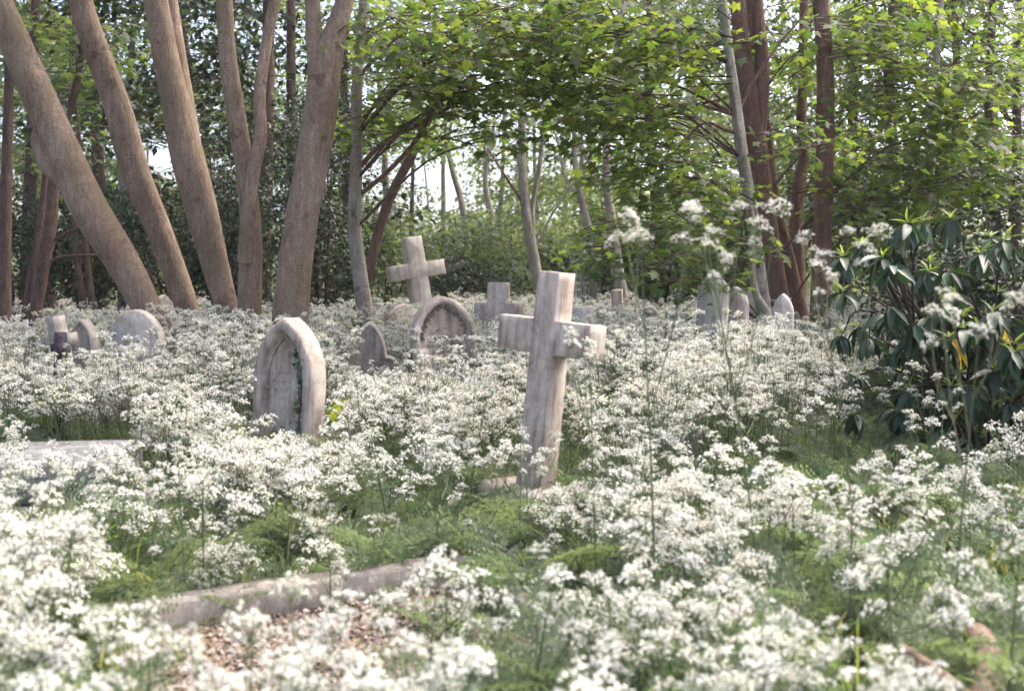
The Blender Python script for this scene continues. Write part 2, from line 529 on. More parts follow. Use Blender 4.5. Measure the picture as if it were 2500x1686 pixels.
# ------------------------------------------------------------------ ground
u = np.linspace(-1, 1, 181)
gx = np.sinh(u * 4.6) / np.sinh(4.6) * 240
gy = np.sinh(u * 4.6) / np.sinh(4.6) * 240 + 6
X, Y = np.meshgrid(gx, gy, indexing='ij')
Z = np.where(np.hypot(X, Y) < 90, gz(X, Y), np.where(Y > 0, .28, 0.0))
i, j = np.meshgrid(np.arange(180), np.arange(180), indexing='ij')
mb = MB()
mb.add(np.stack([X, Y, Z], -1).reshape(-1, 3), np.stack([i * 181 + j, (i + 1) * 181 + j, (i + 1) * 181 + j + 1, i * 181 + j + 1], -1).reshape(-1, 4))
g = mb.build('ground', M['ground'], smooth=True)
tag(g, 'earth floor of the churchyard under the plants', kind='structure')

# ------------------------------------------------------------------ trees


def spray(mbl, mbt, c, axis, tm, n, ls, L, W, rs, droop=0.18, flat=0.35, twig=True):
    """one leafy twig: leaves in a loose flat fan around a line that starts near c"""
    out = c[:2] - axis[:2]
    a0 = math.atan2(out[1], out[0]) + rs.normal(0, 0.8)
    d = np.array([math.cos(a0), math.sin(a0), rs.normal(0.0, 0.2)])
    t = rs.random(n) ** 0.8
    side = rs.normal(0, 1, n) * W * (0.35 + 0.65 * np.sin(np.pi * np.clip(t, .1, 1)))
    perp = np.array([-d[1], d[0], 0])
    pos = c + np.outer((t - 0.4) * L, d) + np.outer(side, perp)
    pos[:, 2] += -droop * (t * L) ** 2 - 0.12 * np.abs(side) + rs.normal(0, 0.05, n)
    yaw = a0 - np.pi / 2 + rs.normal(0, 0.9, n)
    Mx = frames(yaw, rs.normal(-0.35, flat, n), rs.normal(0, flat, n))
    stamp(mbl, tm, pos, Mx, ls * rs.uniform(0.6, 1.25, n), 0, np.clip(rs.normal(rs.random(), 0.18, n), 0, 1) * 0.98)
    if twig:
        p = [c - d * L * 0.55 + np.array([0, 0, -0.04]), c, c + d * L * 0.5 + np.array([0, 0, -droop * L * L])]
        tube(mbt, p, [0.009, 0.006, 0.002], 3, 2, cap=False)


def extend_trunk(pts, rad, top, wander, rs, down=True):
    """carry a trunk down into the ground and up beyond the picture"""
    p0, p1 = pts[0], pts[1]
    s = (p1 - p0) / max(1e-6, (p1[2] - p0[2]))
    steps = []
    if down and p0[2] > 0.05:
        zb = -0.15
        k = (p0[2] - zb)
        b = p0 - np.array([s[0] * 0.75, s[1] * 0.75, 1.0]) * k
        steps = [(b, rad[0] * 1.45), (p0 - np.array([s[0] * .9, s[1] * .9, 1]) * k * .5, rad[0] * 1.1)]
    q = [b_ for b_, _ in steps] + list(pts)
    r = [r_ for _, r_ in steps] + list(rad)
    pe, pd = q[-1], q[-2]
    s = (pe - pd) / max(1e-6, pe[2] - pd[2])
    s = np.clip(s, -0.5, 0.5)
    n = int(max(0, (top - pe[2]) // 1.3))
    for k in range(n):
        s = s * 0.8 + rs.normal(0, wander, 3)
        q.append(q[-1] + np.array([s[0], s[1], 1.0]) * 1.3)
        r.append(r[-1] * 0.84)
    return np.array(q), np.array(r)


TREE_COUNT = 0
THIN = 0.46
LEAF_TOTAL = 0


def tree(name, label, d, stem, lobes, bark='bark', leaf='maple', tm=MAPLE, ls=0.108, per=16, L=0.7, W=0.22, top=9.0,
         extra=(), branches=(), group=None, seg=26, flat=0.35, wander=0.08, high=0, droop=0.18, noise=0.022, knots=0, slim=1.0, thin=None):
    """stem: (px, py, width px[, depth offset]) from the lowest seen point upwards; lobes: (px, py, depth, rx px, rz px, ry m, sprays)"""
    global TREE_COUNT, LEAF_TOTAL
    TREE_COUNT += 1
    rs = np.random.default_rng(1000 + TREE_COUNT)
    cv = lambda s: (np.array([P(a[0], a[1], d + (a[3] if len(a) > 3 else 0)) for a in s]),
                    np.array([slim * a[2] * (d + (a[3] if len(a) > 3 else 0)) / FPX / 2 for a in s]))
    pts, rad = cv(stem)
    pts, rad = extend_trunk(pts, rad, top, wander, rs)
    base = np.array([pts[0][0], pts[0][1], float(gz(pts[0][0], pts[0][1]))])
    root = empty(name, base)
    tag(root, label, 'tree', group)
    mt = MB()
    tube(mt, pts - base, rad, seg, 7, noise, seed=TREE_COUNT)
    for e in range(knots):
        k = rs.integers(2, max(3, len(pts) - 2))
        a = rs.uniform(3.4, 6.0)
        o = np.array([math.cos(a), math.sin(a), 0.3])
        q = pts[k] - base
        tube(mt, [q + o * rad[k] * 0.6, q + o * rad[k] * 1.0, q + o * rad[k] * 1.22], [rad[k] * .38, rad[k] * .30, rad[k] * .16], 8, 3, 0.04, seed=e)
    for e in extra:                                     # further stems of the same tree
        ep, er = cv(e)
        if ep[-1][2] > 3.4:
            ep, er = extend_trunk(ep, er, top, wander, rs, False)
        tube(mt, ep - base, er, max(8, seg - 4), 6, noise, seed=TREE_COUNT + 77)
    mt.build('trunk', M[bark], root, True)
    for b in branches:
        mbb = MB()
        bp_, br_ = cv(b)
        tube(mbb, bp_ - base, br_, 7, 6, 0.03, seed=len(b))
        mbb.build('branch', M['bark_dark' if bark != 'bark_pale' else 'bark_red'], root, True)
    ml, mtw = MB(), MB()
    lob = []
    for (px, py, dd, rx, rz, ry, n) in lobes:
        lob.append((P(px, py, dd), np.array([rx * dd / FPX, ry, rz * dd / FPX]), n))
    for k in range(high):                               # crown above the picture
        f = 0.55 + 0.45 * (k + 0.5) / high
        q = pts[min(len(pts) - 1, int(f * len(pts)))]
        a = rs.uniform(0, 6.3)
        rr = rs.uniform(0.5, 2.0)
        lob.append((np.array([q[0] + rr * math.cos(a), q[1] + rr * math.sin(a), max(q[2], 5.3 + 0.0 * d) + rs.uniform(0, 1.5)]),
                    np.array([1.5, 1.5, 0.9]), 18))
    for c, r, n in lob:
        k = np.argmin(np.linalg.norm(pts - (c - np.array([0, 0, 0.5 * np.hypot(*(c - pts[len(pts) // 2])[:2])])), axis=1))
        q = pts[max(1, k)]
        mid = (q + c) / 2 + np.array([0, 0, 0.12 * np.linalg.norm(c - q)])
        r0 = min(rad[max(1, k)] * 0.45, 0.006 + 0.0055 * np.linalg.norm(c - q))
        tube(mtw, np.array([q, mid, c]) - base, [r0, r0 * 0.7, r0 * 0.3], 5, 4, cap=False)
        for s in range(int(n * (THIN if thin is None else thin))):
            v = rs.normal(0, 1, 3)
            v /= np.linalg.norm(v)
            cc = c + v * r * rs.random() ** 0.45
            if cc[2] < 0.3:
                continue
            nn = max(4, int(per * rs.uniform(0.7, 1.3)))
            spray(ml, mtw, cc - base, pts[max(1, k)] - base, tm, nn, ls, L, W, rs, droop, flat)
            LEAF_TOTAL += nn
    if ml.n:
        ml.build('crown', M[leaf], root)
        tag(mtw.build('twigs', M['bark_dark'], root), kind='stuff')
    return root


def bush(name, label, px, py0, py1, d, wpx, n, leaf='holly', tm=RHOMB, ls=0.06, per=26, L=0.5, W=0.2, depth=1.2, group=None, flat=0.6, cat='shrub', stems=5):
    """a shrub: several stems and leafy twigs from near the ground up to its top"""
    global TREE_COUNT, LEAF_TOTAL
    TREE_COUNT += 1
    rs = np.random.default_rng(3000 + TREE_COUNT)
    b = P(px, 700, d)
    base = np.array([b[0], d, gz(b[0], d)])
    root = empty(name, base)
    tag(root, label, cat, group)
    zt, zb = P(px, py0, d)[2], max(0.15, P(px, py1, d)[2])
    w = wpx * d / FPX / 2
    ms, ml = MB(), MB()
    tips = []
    for k in range(stems):
        a = rs.uniform(0, 6.3)
        t = np.array([math.cos(a) * w * rs.uniform(.2, .8), math.sin(a) * depth * rs.uniform(.2, .8), zt * rs.uniform(0.6, 0.9)])
        tips.append(t)
        tube(ms, [np.array([t[0] * .15, t[1] * .15, -0.1]), t * np.array([.45, .45, .5]), t], [0.035, 0.025, 0.008], 6, 4, 0.03, seed=k)
    nl = max(5, stems + 2)
    lobes = [(np.array([rs.uniform(-.75, .75) * w, rs.uniform(-.6, .6) * depth, rs.uniform(zb, zt - .12 * (zt - zb))]), rs.uniform(.35, .6)) for _ in range(nl)]
    for s in range(n):
        if s % 3:
            lc, lr = lobes[rs.integers(nl)]
            v = rs.normal(0, 1, 3)
            v /= np.linalg.norm(v)
            c = lc + v * np.array([w, depth, 0.55 * (zt - zb)]) * lr * rs.random() ** .4
        else:
            v = rs.normal(0, 1, 3)
            v /= np.linalg.norm(v)
            c = np.array([0, 0, (zt + zb) / 2]) + v * np.array([w, depth, (zt - zb) / 2]) * rs.random() ** .3
        c[2] = max(c[2], 0.12)
        spray(ml, ms, c, np.zeros(3), tm, max(4, int(per * rs.uniform(.7, 1.3))), ls, L, W, rs, 0.15, flat, twig=(s % 2 == 0))
        LEAF_TOTAL += per
    ml.build('foliage', M[leaf], root)
    ms.build('stems', M['bark_dark'], root, True)
    return root


# --- five big trunks fanning out on the left
tree('leaning_tree', 'thick brown trunk leaning furthest left across the corner of the wood', 10.6,
     [(372, 778, 92), (300, 640, 104), (215, 500, 110), (145, 350, 104), (85, 220, 98), (20, 60, 90), (-40, -90, 84)], [], slim=.79, high=5, top=8,
     extra=[[(215, 500, 84), (160, 440, 66), (112, 395, 52), (94, 340, 44), (96, 300, 22)]], leaf='wood_leaf', tm=LOBED, ls=.15)
tree('leaning_tree', 'brown trunk leaning left, second from the corner, with a swelling halfway up', 11.2,
     [(462, 770, 72), (425, 660, 74), (380, 540, 78), (335, 430, 84), (305, 330, 86), (283, 250, 80), (232, 110, 76), (188, -20, 70)], [], slim=.79, high=5, top=8.6, leaf='wood_leaf', tm=LOBED, ls=.15)
tree('leaning_tree', 'brown trunk with a long bark crack, third of the leaning trunks', 10.9,
     [(560, 775, 70), (528, 660, 84), (495, 520, 96), (462, 390, 98), (432, 260, 90), (402, 130, 78), (376, -10, 70)], [], slim=.79, high=5, top=8.8,
     extra=[[(478, 420, 60, .15), (455, 270, 58, .25), (432, 130, 52, .3), (415, 0, 46, .35), (405, -80, 44, .4)]], leaf='wood_leaf', tm=LOBED, ls=.15)
tree('forked_tree', 'brown trunk splitting low into a dark stem and a slender twisting stem', 10.3,
     [(608, 800, 74), (610, 690, 70), (612, 560, 62), (598, 420, 56), (576, 280, 58), (556, 140, 54), (548, -10, 50)], [], slim=.79, high=4, top=8.6,
     extra=[[(596, 640, 40, -.12), (608, 500, 42, -.18), (622, 400, 42, -.18), (636, 330, 40, -.16), (634, 230, 38, -.1), (650, 110, 36, 0), (672, 0, 34, 0), (690, -90, 32, 0)]], leaf='wood_leaf', tm=LOBED, ls=.15)
tree('forked_tree', 'thickest grey-brown trunk, forking near the top of the picture behind the ivy headstone', 10.0,
     [(706, 812, 112), (716, 690, 104), (736, 540, 98), (760, 400, 98), (782, 270, 100), (796, 160, 94), (830, 40, 60), (846, -40, 56)], [], slim=.79, high=5, top=8.6,
     extra=[[(788, 240, 66), (770, 130, 52), (764, 20, 46), (760, -90, 44)]], leaf='wood_leaf', tm=LOBED, ls=.15)
# --- slender pale tree carrying the left half of the bright maple canopy
tree('slender_maple', 'slender pale grey trunk with dark branches reaching right over the crosses', 10.8,
     [(893, 770, 40), (878, 660, 36), (866, 560, 33), (868, 440, 30), (870, 330, 28), (872, 200, 26), (880, 90, 24), (892, -20, 22)],
     [(930, 60, 10.9, 120, 90, .8, 34), (1060, 40, 10.6, 150, 90, .9, 46), (1000, 170, 10.4, 160, 90, .8, 44), (1170, 110, 10.2, 170, 110, .8, 54),
      (1110, 250, 10.3, 130, 70, .6, 30), (905, 300, 11.2, 90, 80, .6, 20), (1280, 40, 10.4, 150, 80, .8, 44), (1260, 190, 10.0, 150, 90, .7, 40),
      (960, 300, 10.9, 80, 60, .4, 12), (1230, 330, 10.4, 120, 50, .4, 16), (1030, 330, 10.8, 80, 40, .4, 8)],
     bark='bark_pale', top=7.5, high=0,
     branches=[[(882, 472, 13), (945, 420, 12), (1010, 350, 11), (1060, 270, 10), (1100, 200, 8), (1136, 135, 5)],
               [(880, 405, 13), (935, 350, 12), (1010, 310, 11), (1075, 275, 10), (1110, 255, 8), (1160, 238, 5)],
               [(876, 300, 11), (920, 255, 9), (965, 220, 8), (1030, 195, 6), (1080, 180, 4)],
               [(874, 190, 9), (905, 155, 8), (950, 110, 7), (1010, 60, 5), (1040, 20, 3)]], noise=0.03)
tree('leaning_tree', 'dark slim trunk leaning right behind the slender pale trunk', 12.5,
     [(905, 640, 26), (935, 530, 25), (965, 455, 24), (1005, 380, 23), (1045, 290, 22), (1090, 190, 20), (1135, 90, 16)],
     [(1150, 60, 12.4, 140, 80, .8, 24)], bark='bark_dark', top=5.2, seg=10)
# --- slender stem on the right carrying the other half
tree('slender_maple', 'slender pale stem with dark side branches in front of the reddish trunks', 10.2,
     [(1868, 790, 36), (1852, 660, 33), (1836, 520, 31), (1815, 390, 29), (1800, 280, 28), (1783, 160, 25), (1768, 40, 22), (1758, -60, 20)],
     [(1420, 60, 10.2, 150, 80, .8, 48), (1540, 130, 9.9, 150, 90, .8, 48), (1390, 200, 10.1, 130, 70, .7, 34), (1480, 290, 10, 140, 70, .6, 34),
      (1620, 270, 9.7, 140, 90, .7, 40), (1690, 110, 9.9, 130, 100, .8, 34), (1580, 400, 10.2, 130, 60, .5, 26), (1680, 450, 9.6, 130, 80, .6, 36),
      (1600, 520, 10.2, 110, 60, .4, 18), (1740, 590, 9.4, 110, 60, .4, 22), (1700, 690, 9.4, 70, 40, .3, 8), (1930, 330, 9.8, 90, 60, .5, 10),
      (1480, 590, 10.6, 60, 60, .3, 10), (1470, 650, 10.3, 45, 30, .25, 5), (1850, 620, 9.5, 60, 50, .4, 5)],
     bark='bark_pale', top=7.5, high=0,
     branches=[[(1806, 290, 11), (1760, 262, 10), (1700, 230, 8), (1640, 205, 7), (1570, 178, 4)],
               [(1806, 285, 10), (1740, 265, 9), (1680, 255, 8), (1600, 265, 6), (1550, 285, 4)],
               [(1770, 85, 9), (1700, 70, 8), (1600, 74, 7), (1480, 80, 6), (1370, 100, 3)],
               [(1835, 330, 10), (1780, 320, 9), (1720, 300, 8), (1665, 350, 6), (1600, 430, 4)],
               [(1800, 280, 9), (1840, 200, 8), (1900, 110, 6), (1975, 25, 4)],
               [(1850, 400, 8), (1930, 370, 7), (2030, 345, 5), (2100, 315, 3)],
               [(1840, 470, 7), (1810, 540, 6), (1770, 570, 5), (1700, 620, 3)]], noise=0.03)
tree('sapling', 'thin curved green sapling stem at the foot of the reddish trunks', 9.9,
     [(1872, 760, 20), (1850, 725, 20), (1838, 680, 19), (1836, 620, 17), (1838, 560, 15), (1832, 500, 10)], [], bark='bark_pale', top=2, seg=8)
tree('reddish_tree', 'tall reddish trunk, forked high, just behind the slender pale stem', 11.4,
     [(1910, 770, 46), (1890, 640, 44), (1866, 480, 44), (1846, 350, 52), (1835, 270, 44), (1812, 120, 40), (1795, -20, 36)],
     [(2000, 90, 11.2, 160, 90, .9, 40), (1930, 180, 11.9, 130, 70, .5, 18), (2110, 290, 11.3, 130, 80, .8, 34), (2140, 430, 11.0, 140, 70, .7, 36), (2100, 560, 11.2, 80, 60, .5, 14)],
     bark='bark_red', leaf='maple', high=1, extra=[[(1848, 350, 40), (1858, 250, 36), (1862, 150, 32), (1850, 20, 28), (1846, -60, 26)]])
tree('reddish_tree', 'thin reddish trunk leaning away between two thicker reddish trunks', 11.8,
     [(1955, 770, 38), (1930, 660, 36), (1900, 540, 34), (1880, 430, 32), (1872, 330, 28)], [], bark='bark_red', top=6, high=1, leaf='wood_leaf')
tree('reddish_tree', 'slim purple-brown trunk with a bent top among the reddish trunks', 12.2,
     [(1950, 720, 34), (1948, 600, 33), (1946, 480, 32), (1962, 380, 26), (1956, 290, 24), (1960, 200, 22)], [(2060, 400, 12.4, 90, 70, .4, 12)], bark='bark_red', top=6, high=1)
tree('reddish_tree', 'straight thick reddish trunk nearest the dark leathery bush', 11.0,
     [(2002, 770, 50), (2006, 640, 47), (2010, 500, 46), (2014, 350, 44), (2016, 220, 42), (2010, 90, 40), (2002, -40, 38)],
     [(2150, 60, 11, 160, 90, .9, 40), (2180, 200, 10.8, 150, 80, .8, 34), (2250, 330, 10.6, 140, 80, .7, 34), (2160, 520, 10.8, 130, 70, .6, 26)],
     bark='bark_red', high=1)
tree('slender_tree', 'slim pale stem with a broken dark patch, standing above the dark leathery bush', 11.5,
     [(2246, 660, 28), (2252, 600, 27), (2264, 470, 25), (2280, 300, 22), (2284, 150, 20), (2295, 0, 18)],
     [(2350, 60, 11.3, 150, 90, .9, 34), (2420, 180, 11, 140, 90, .8, 32), (2350, 330, 11, 130, 80, .7, 26), (2300, 470, 11.2, 120, 60, .5, 20), (2440, 420, 10.8, 120, 90, .6, 26)],
     bark='bark_pale', high=1, seg=10,
     branches=[[(2278, 250, 9), (2230, 200, 8), (2180, 150, 5)], [(2276, 240, 8), (2190, 250, 7), (2100, 285, 4)], [(2290, 90, 8), (2350, 70, 7), (2410, 110, 4)]])
tree('dark_tree', 'dark thin trunk close to the right-hand edge', 13,
     [(2432, 560, 24), (2422, 400, 22), (2414, 250, 21), (2420, 100, 20), (2424, -20, 18)],
     [(2470, 130, 13, 130, 110, .9, 26), (2480, 330, 13, 120, 110, .8, 26), (2400, 250, 13.5, 120, 80, .7, 18)], bark='bark_dark', high=1, seg=10, leaf='wood_leaf')
# --- thin dark stems on the far left
tree('dark_tree', 'dark purple-brown trunk at the left-hand edge', 12.0,
     [(8, 800, 40), (10, 680, 34), (14, 500, 28), (18, 340, 24), (22, 180, 20), (18, 40, 18)], [(60, 60, 12, 160, 100, 1.0, 26), (110, 180, 12.6, 130, 80, .8, 18)], bark='bark_dark', leaf='wood_leaf', high=3, seg=10)
tree('dark_tree', 'pair of dark trunks in a narrow V near the left-hand edge', 12.6,
     [(82, 800, 32), (104, 660, 30), (124, 540, 29), (132, 440, 26), (150, 330, 22), (185, 210, 18), (205, 90, 16)],
     [(250, 130, 13, 150, 90, .9, 26), (160, 330, 13.2, 120, 80, .8, 14)], bark='bark_dark', leaf='wood_leaf', high=2, seg=10,
     extra=[[(60, 800, 26, .2), (84, 640, 24, .2), (104, 520, 22, .3), (112, 420, 20, .4), (110, 300, 16, .6)]],
     branches=[[(118, 640, 8), (160, 625, 7), (240, 622, 5)], [(125, 590, 9), (165, 568, 8), (200, 555, 5)]])
tree('dark_tree', 'thin dark forked stem seen under the leaning trunks', 14.5,
     [(212, 790, 18), (196, 690, 16), (186, 620, 15), (182, 540, 12), (170, 440, 9)], [], bark='bark_dark', top=5, seg=8,
     extra=[[(192, 650, 12), (206, 580, 11), (204, 500, 8)]], high=1, leaf='wood_leaf')
tree('dark_tree', 'straight thin dark stem just left of the leaning trunks', 14.2, [(232, 790, 17), (218, 680, 15), (208, 580, 13), (205, 480, 10)], [], bark='bark_dark', top=5, seg=8, high=1, leaf='wood_leaf')
tree('pale_tree', 'pale trunk far behind the second leaning trunk', 17, [(300, 600, 20), (302, 520, 20), (298, 420, 18), (300, 320, 16)], [], bark='bark_pale', top=7, seg=8, high=1, leaf='wood_leaf')
# --- thin stems in the centre
tree('slender_tree', 'thin pale stem rising just behind the near stone cross', 14.5,
     [(1322, 740, 30), (1306, 640, 27), (1288, 540, 25), (1276, 430, 22), (1274, 320, 19), (1280, 200, 16)], [(1260, 290, 14.2, 130, 60, .7, 14)], bark='bark_pale', leaf='wood_leaf', top=6, seg=9,
     extra=[[(1308, 640, 13), (1300, 560, 13), (1302, 490, 12), (1318, 400, 11), (1326, 290, 9), (1330, 200, 6)], [(1310, 600, 5), (1350, 520, 5), (1400, 440, 3)]],
     branches=[[(1280, 500, 8), (1240, 440, 6), (1190, 360, 4)]])
tree('slender_tree', 'bent thin stem, middle one behind the near cross', 16,
     [(1450, 720, 20), (1440, 580, 19), (1420, 490, 17), (1404, 400, 15), (1402, 320, 12)], [(1380, 260, 16, 120, 60, .8, 14)], bark='bark_pale', leaf='wood_leaf', top=6, seg=8,
     extra=[[(1418, 490, 9), (1380, 430, 8), (1360, 340, 6), (1340, 290, 4)]])
tree('slender_tree', 'pale speckled stem with a stub, beside the little square post', 13.5,
     [(1528, 770, 34), (1508, 660, 30), (1496, 560, 27), (1482, 450, 22), (1480, 340, 18), (1484, 250, 15)], [(1500, 300, 13.4, 130, 60, .7, 16)], bark='bark_pale', leaf='wood_leaf', top=6, seg=9,
     extra=[[(1484, 470, 12), (1440, 400, 10), (1400, 320, 7)], [(1508, 660, 16), (1494, 630, 12)]])
for k, (a, label) in enumerate([([(1148, 640, 17), (1128, 500, 16), (1106, 420, 15), (1092, 350, 12), (1086, 280, 9)], 'hazy pale trunk leaning left in the bright gap between the crosses'),
                                ([(1216, 640, 15), (1204, 540, 15), (1186, 460, 13), (1190, 380, 11), (1204, 320, 8)], 'hazy bent pale trunk in the bright gap, right of another'),
                                ([(1546, 640, 11), (1544, 480, 10), (1560, 380, 9), (1575, 300, 7)], 'hazy thin pale trunk left of the maple branches'),
                                ([(1002, 720, 12), (1004, 560, 11), (1008, 420, 9), (1010, 330, 7)], 'thin dark upright stem rising behind the leaning stone cross')]):
    tree('far_tree', label, 24 + 2 * k, a, [(a[-1][0] + 40, 230, 25 + 2 * k, 200, 60, 1.6, 16)], bark='bark_pale' if k < 3 else 'bark_dark', leaf='hazed_leaf', tm=RHOMB, ls=.13, per=18, L=1.0, W=.4, top=9, seg=8)  # distance haze painted in through the lightened leaf colour

# --- the wood behind: trees in depth
GAPS = [(1100, 410, 60, 70), (1230, 380, 35, 45), (405, 450, 30, 50), (25, 290, 35, 30), (2290, 120, 50, 60)]


def in_gap(c):
    x, y = proj(c)
    return any(((x - a) / w) ** 2 + ((y - b) / h) ** 2 < 1 for a, b, w, h in GAPS)


def wood_tree(px, d, kind, label, rs, group='trees of the wood behind the graves'):
    dark = kind == 'dark'
    pale = kind == 'pale'  # pale kind: haze put into the bark and leaf colours
    zt = rs.uniform(7.5, 10.5) * (1.0 if d < 30 else 1.25)
    lean = rs.uniform(-40, 40)
    w = rs.uniform(0.16, 0.3) * FPX / d
    b = P(px, 700, d)
    stem = [(px, 670 + 1.1 * FPX / d, w), (px + lean * .3, 670 - 0.5 * FPX / d, w * .9), (px + lean * .8, 670 - 2.2 * FPX / d, w * .75), (px + lean, 670 - 3.6 * FPX / d, w * .6)]
    lobes = []
    nl = 13 if d < 30 else 12
    for k in range(nl):
        for _ in range(8):
            z = rs.uniform(2.2 if d < 30 else 1.5, zt)
            a, rr = rs.uniform(0, 6.3), rs.uniform(.4, 2.6) * (1 if d < 30 else 1.3)
            c = np.array([b[0] + rr * math.cos(a), d + rr * math.sin(a) * .7, z])
            if not in_gap(c):
                break
        else:
            continue
        x, y = proj(c)
        if y < -500:
            continue
        s = 1.0 if d < 30 else 1.35
        lobes.append((x, y, c[1], 1.15 * s * FPX / c[1], .6 * s * FPX / c[1], 1.0 * s, 24))
    return tree('woodland_tree', label, d, stem, lobes, bark='bark_dark' if not pale else 'bark_pale', leaf='holly' if dark else ('hazed_leaf' if pale else 'wood_leaf'),
                tm=RHOMB, ls=.13 if d < 30 else .17, per=20, L=.9 if d < 30 else 1.2, W=.32 if d < 30 else .42, top=zt * .8, seg=8, group=group, flat=.5, thin=.8)


MARKS = [(-400, -90, 'beyond the left-hand edge'), (-90, 90, 'behind the trunk at the left-hand edge'), (90, 190, 'behind the dark V-shaped pair of trunks'), (190, 290, 'between the first two leaning trunks'),
         (290, 380, 'behind the second leaning trunk'), (380, 480, 'behind the third leaning trunk'), (480, 570, 'between the third and fourth big trunks'), (570, 680, 'left of the thickest trunk'),
         (680, 810, 'right behind the thickest trunk'), (810, 920, 'behind the slender pale trunk'), (920, 1030, 'above the leaning stone cross'), (1030, 1140, 'in the bright gap left of centre'),
         (1140, 1250, 'above the small upright cross'), (1250, 1390, 'straight above the near cross'), (1390, 1500, 'above the right arm of the near cross'), (1500, 1600, 'above the little square post'),
         (1600, 1700, 'left of the gabled headstone'), (1700, 1790, 'above the gabled headstone'), (1790, 1900, 'behind the leaning reddish trunk'), (1900, 2010, 'between the reddish trunks'),
         (2010, 2120, 'just right of the straight reddish trunk'), (2120, 2210, 'above the left end of the leathery bush'), (2210, 2290, 'behind the slim pale stem above the leathery bush'), (2290, 2380, 'above the middle of the leathery bush'),
         (2380, 2450, 'beside the dark trunk near the right-hand edge'), (2450, 2560, 'at the right-hand edge'), (2560, 3200, 'beyond the right-hand edge')]


def landmark(px):
    return next(t for a, b, t in MARKS if a <= px < b)


rs0 = np.random.default_rng(5)
wt = [(60, 17, 'mid'), (250, 19, 'mid'), (430, 22, 'mid'), (640, 16.5, 'dark'), (730, 18, 'dark'), (860, 20, 'mid'), (520, 28, 'mid'), (120, 27, 'mid'),
      (970, 29, 'pale'), (1620, 19, 'mid'), (1560, 30, 'pale'), (1730, 25, 'pale'), (1840, 18, 'mid'), (2060, 19, 'mid'), (2180, 16.5, 'mid'), (2330, 18, 'mid'), (2480, 17, 'mid'),
      (2240, 26, 'mid'), (2420, 28, 'mid'), (1960, 30, 'pale'), (-60, 22, 'mid'), (330, 33, 'mid'),
      (1080, 36, 'pale'), (1200, 33, 'pale'), (1330, 37, 'pale'), (1450, 33, 'pale'), (1560, 38, 'pale'), (1670, 33, 'pale'), (1820, 37, 'pale'), (2080, 36, 'pale'), (880, 36, 'pale')]
for k, (px, d, kind) in enumerate(wt):
    lab = {'mid': 'leafy green tree ', 'dark': 'dark ivy-clad tree ', 'pale': 'pale hazy tree '}[kind] + ('further back ' if d > 24 and kind == 'mid' else '') + landmark(px)
    wood_tree(px, d, kind, lab, rs0, {'mid': 'green trees of the wood', 'dark': 'dark evergreens behind the trunks', 'pale': 'pale trees in the hazy light'}[kind])
for k, px in enumerate(range(-250, 2900, 210)):
    d = 44 + rs0.uniform(-4, 8)
    if 980 < px < 1420:
        d += 14
    px += rs0.uniform(-50, 50)
    wood_tree(px, d, 'pale' if 900 < px < 1900 else 'mid', 'tall tree at the far back, ' + landmark(px), rs0, 'trees at the far back of the wood')  # middle trees take the haze-lightened colours

# --- shrubs under the trees
hl = 'dark glossy evergreen bush in the shade '
hw = ['at the left-hand edge', 'below the dark V-shaped trunks', 'between the second and third trunks', 'left of the thickest trunk']
for k, (px, y0, y1, d, w, n) in enumerate([(40, 470, 760, 15.5, 340, 300), (230, 500, 760, 16.5, 320, 300), (420, 480, 760, 15.5, 260, 260), (560, 520, 760, 14.5, 200, 180)]):
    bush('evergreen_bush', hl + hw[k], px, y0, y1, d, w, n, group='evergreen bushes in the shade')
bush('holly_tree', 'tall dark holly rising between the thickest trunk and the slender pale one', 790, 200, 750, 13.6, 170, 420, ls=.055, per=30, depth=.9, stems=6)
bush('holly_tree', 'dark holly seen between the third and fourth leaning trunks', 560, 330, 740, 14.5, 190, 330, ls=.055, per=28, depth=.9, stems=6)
ul = [('layered green bush in front of the wood, directly right of the leaning cross', 1100, 540, 740, 18.5, 320, 230),
      ('green bush behind the small upright cross', 1260, 560, 730, 20, 260, 190),
      ('leafy green bush at the foot of the speckled stem', 1600, 560, 740, 16.5, 300, 230),
      ('green bush left of the leaning cross, behind the slender pale trunk', 940, 560, 740, 16.5, 170, 150),
      ('green bush behind the reddish trunks', 1800, 570, 740, 18, 320, 200),
      ('dense dark green bush beyond the leathery bush, at its left', 2160, 440, 700, 14.5, 330, 280),
      ('dense dark green bush in the right-hand corner of the wood', 2380, 420, 760, 13.5, 360, 340)]
for k, (lab, px, y0, y1, d, w, n) in enumerate(ul):
    bush('leafy_bush', lab, px, y0, y1, d, w, n, leaf='wood_leaf' if k < 5 else 'holly', ls=.095 if k < 5 else .08, per=22, L=.7, W=.26, flat=.35, depth=1.3)
bush('shade_fill_bush', 'added black-green bush filling in the dark directly behind the leathery bush', 2340, 640, 960, 9.4, 460, 330, ls=.06, per=28, depth=.7)  # dark bush added to stand in for the black shade there
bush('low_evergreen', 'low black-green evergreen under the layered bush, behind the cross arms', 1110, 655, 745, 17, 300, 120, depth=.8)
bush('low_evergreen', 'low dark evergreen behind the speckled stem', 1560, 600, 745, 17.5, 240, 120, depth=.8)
bush('yellow_green_bush', 'small yellow-green bush above the speckled stem', 1465, 500, 590, 17.5, 110, 40, leaf='rhodo_young', ls=.08, per=16, depth=.5)

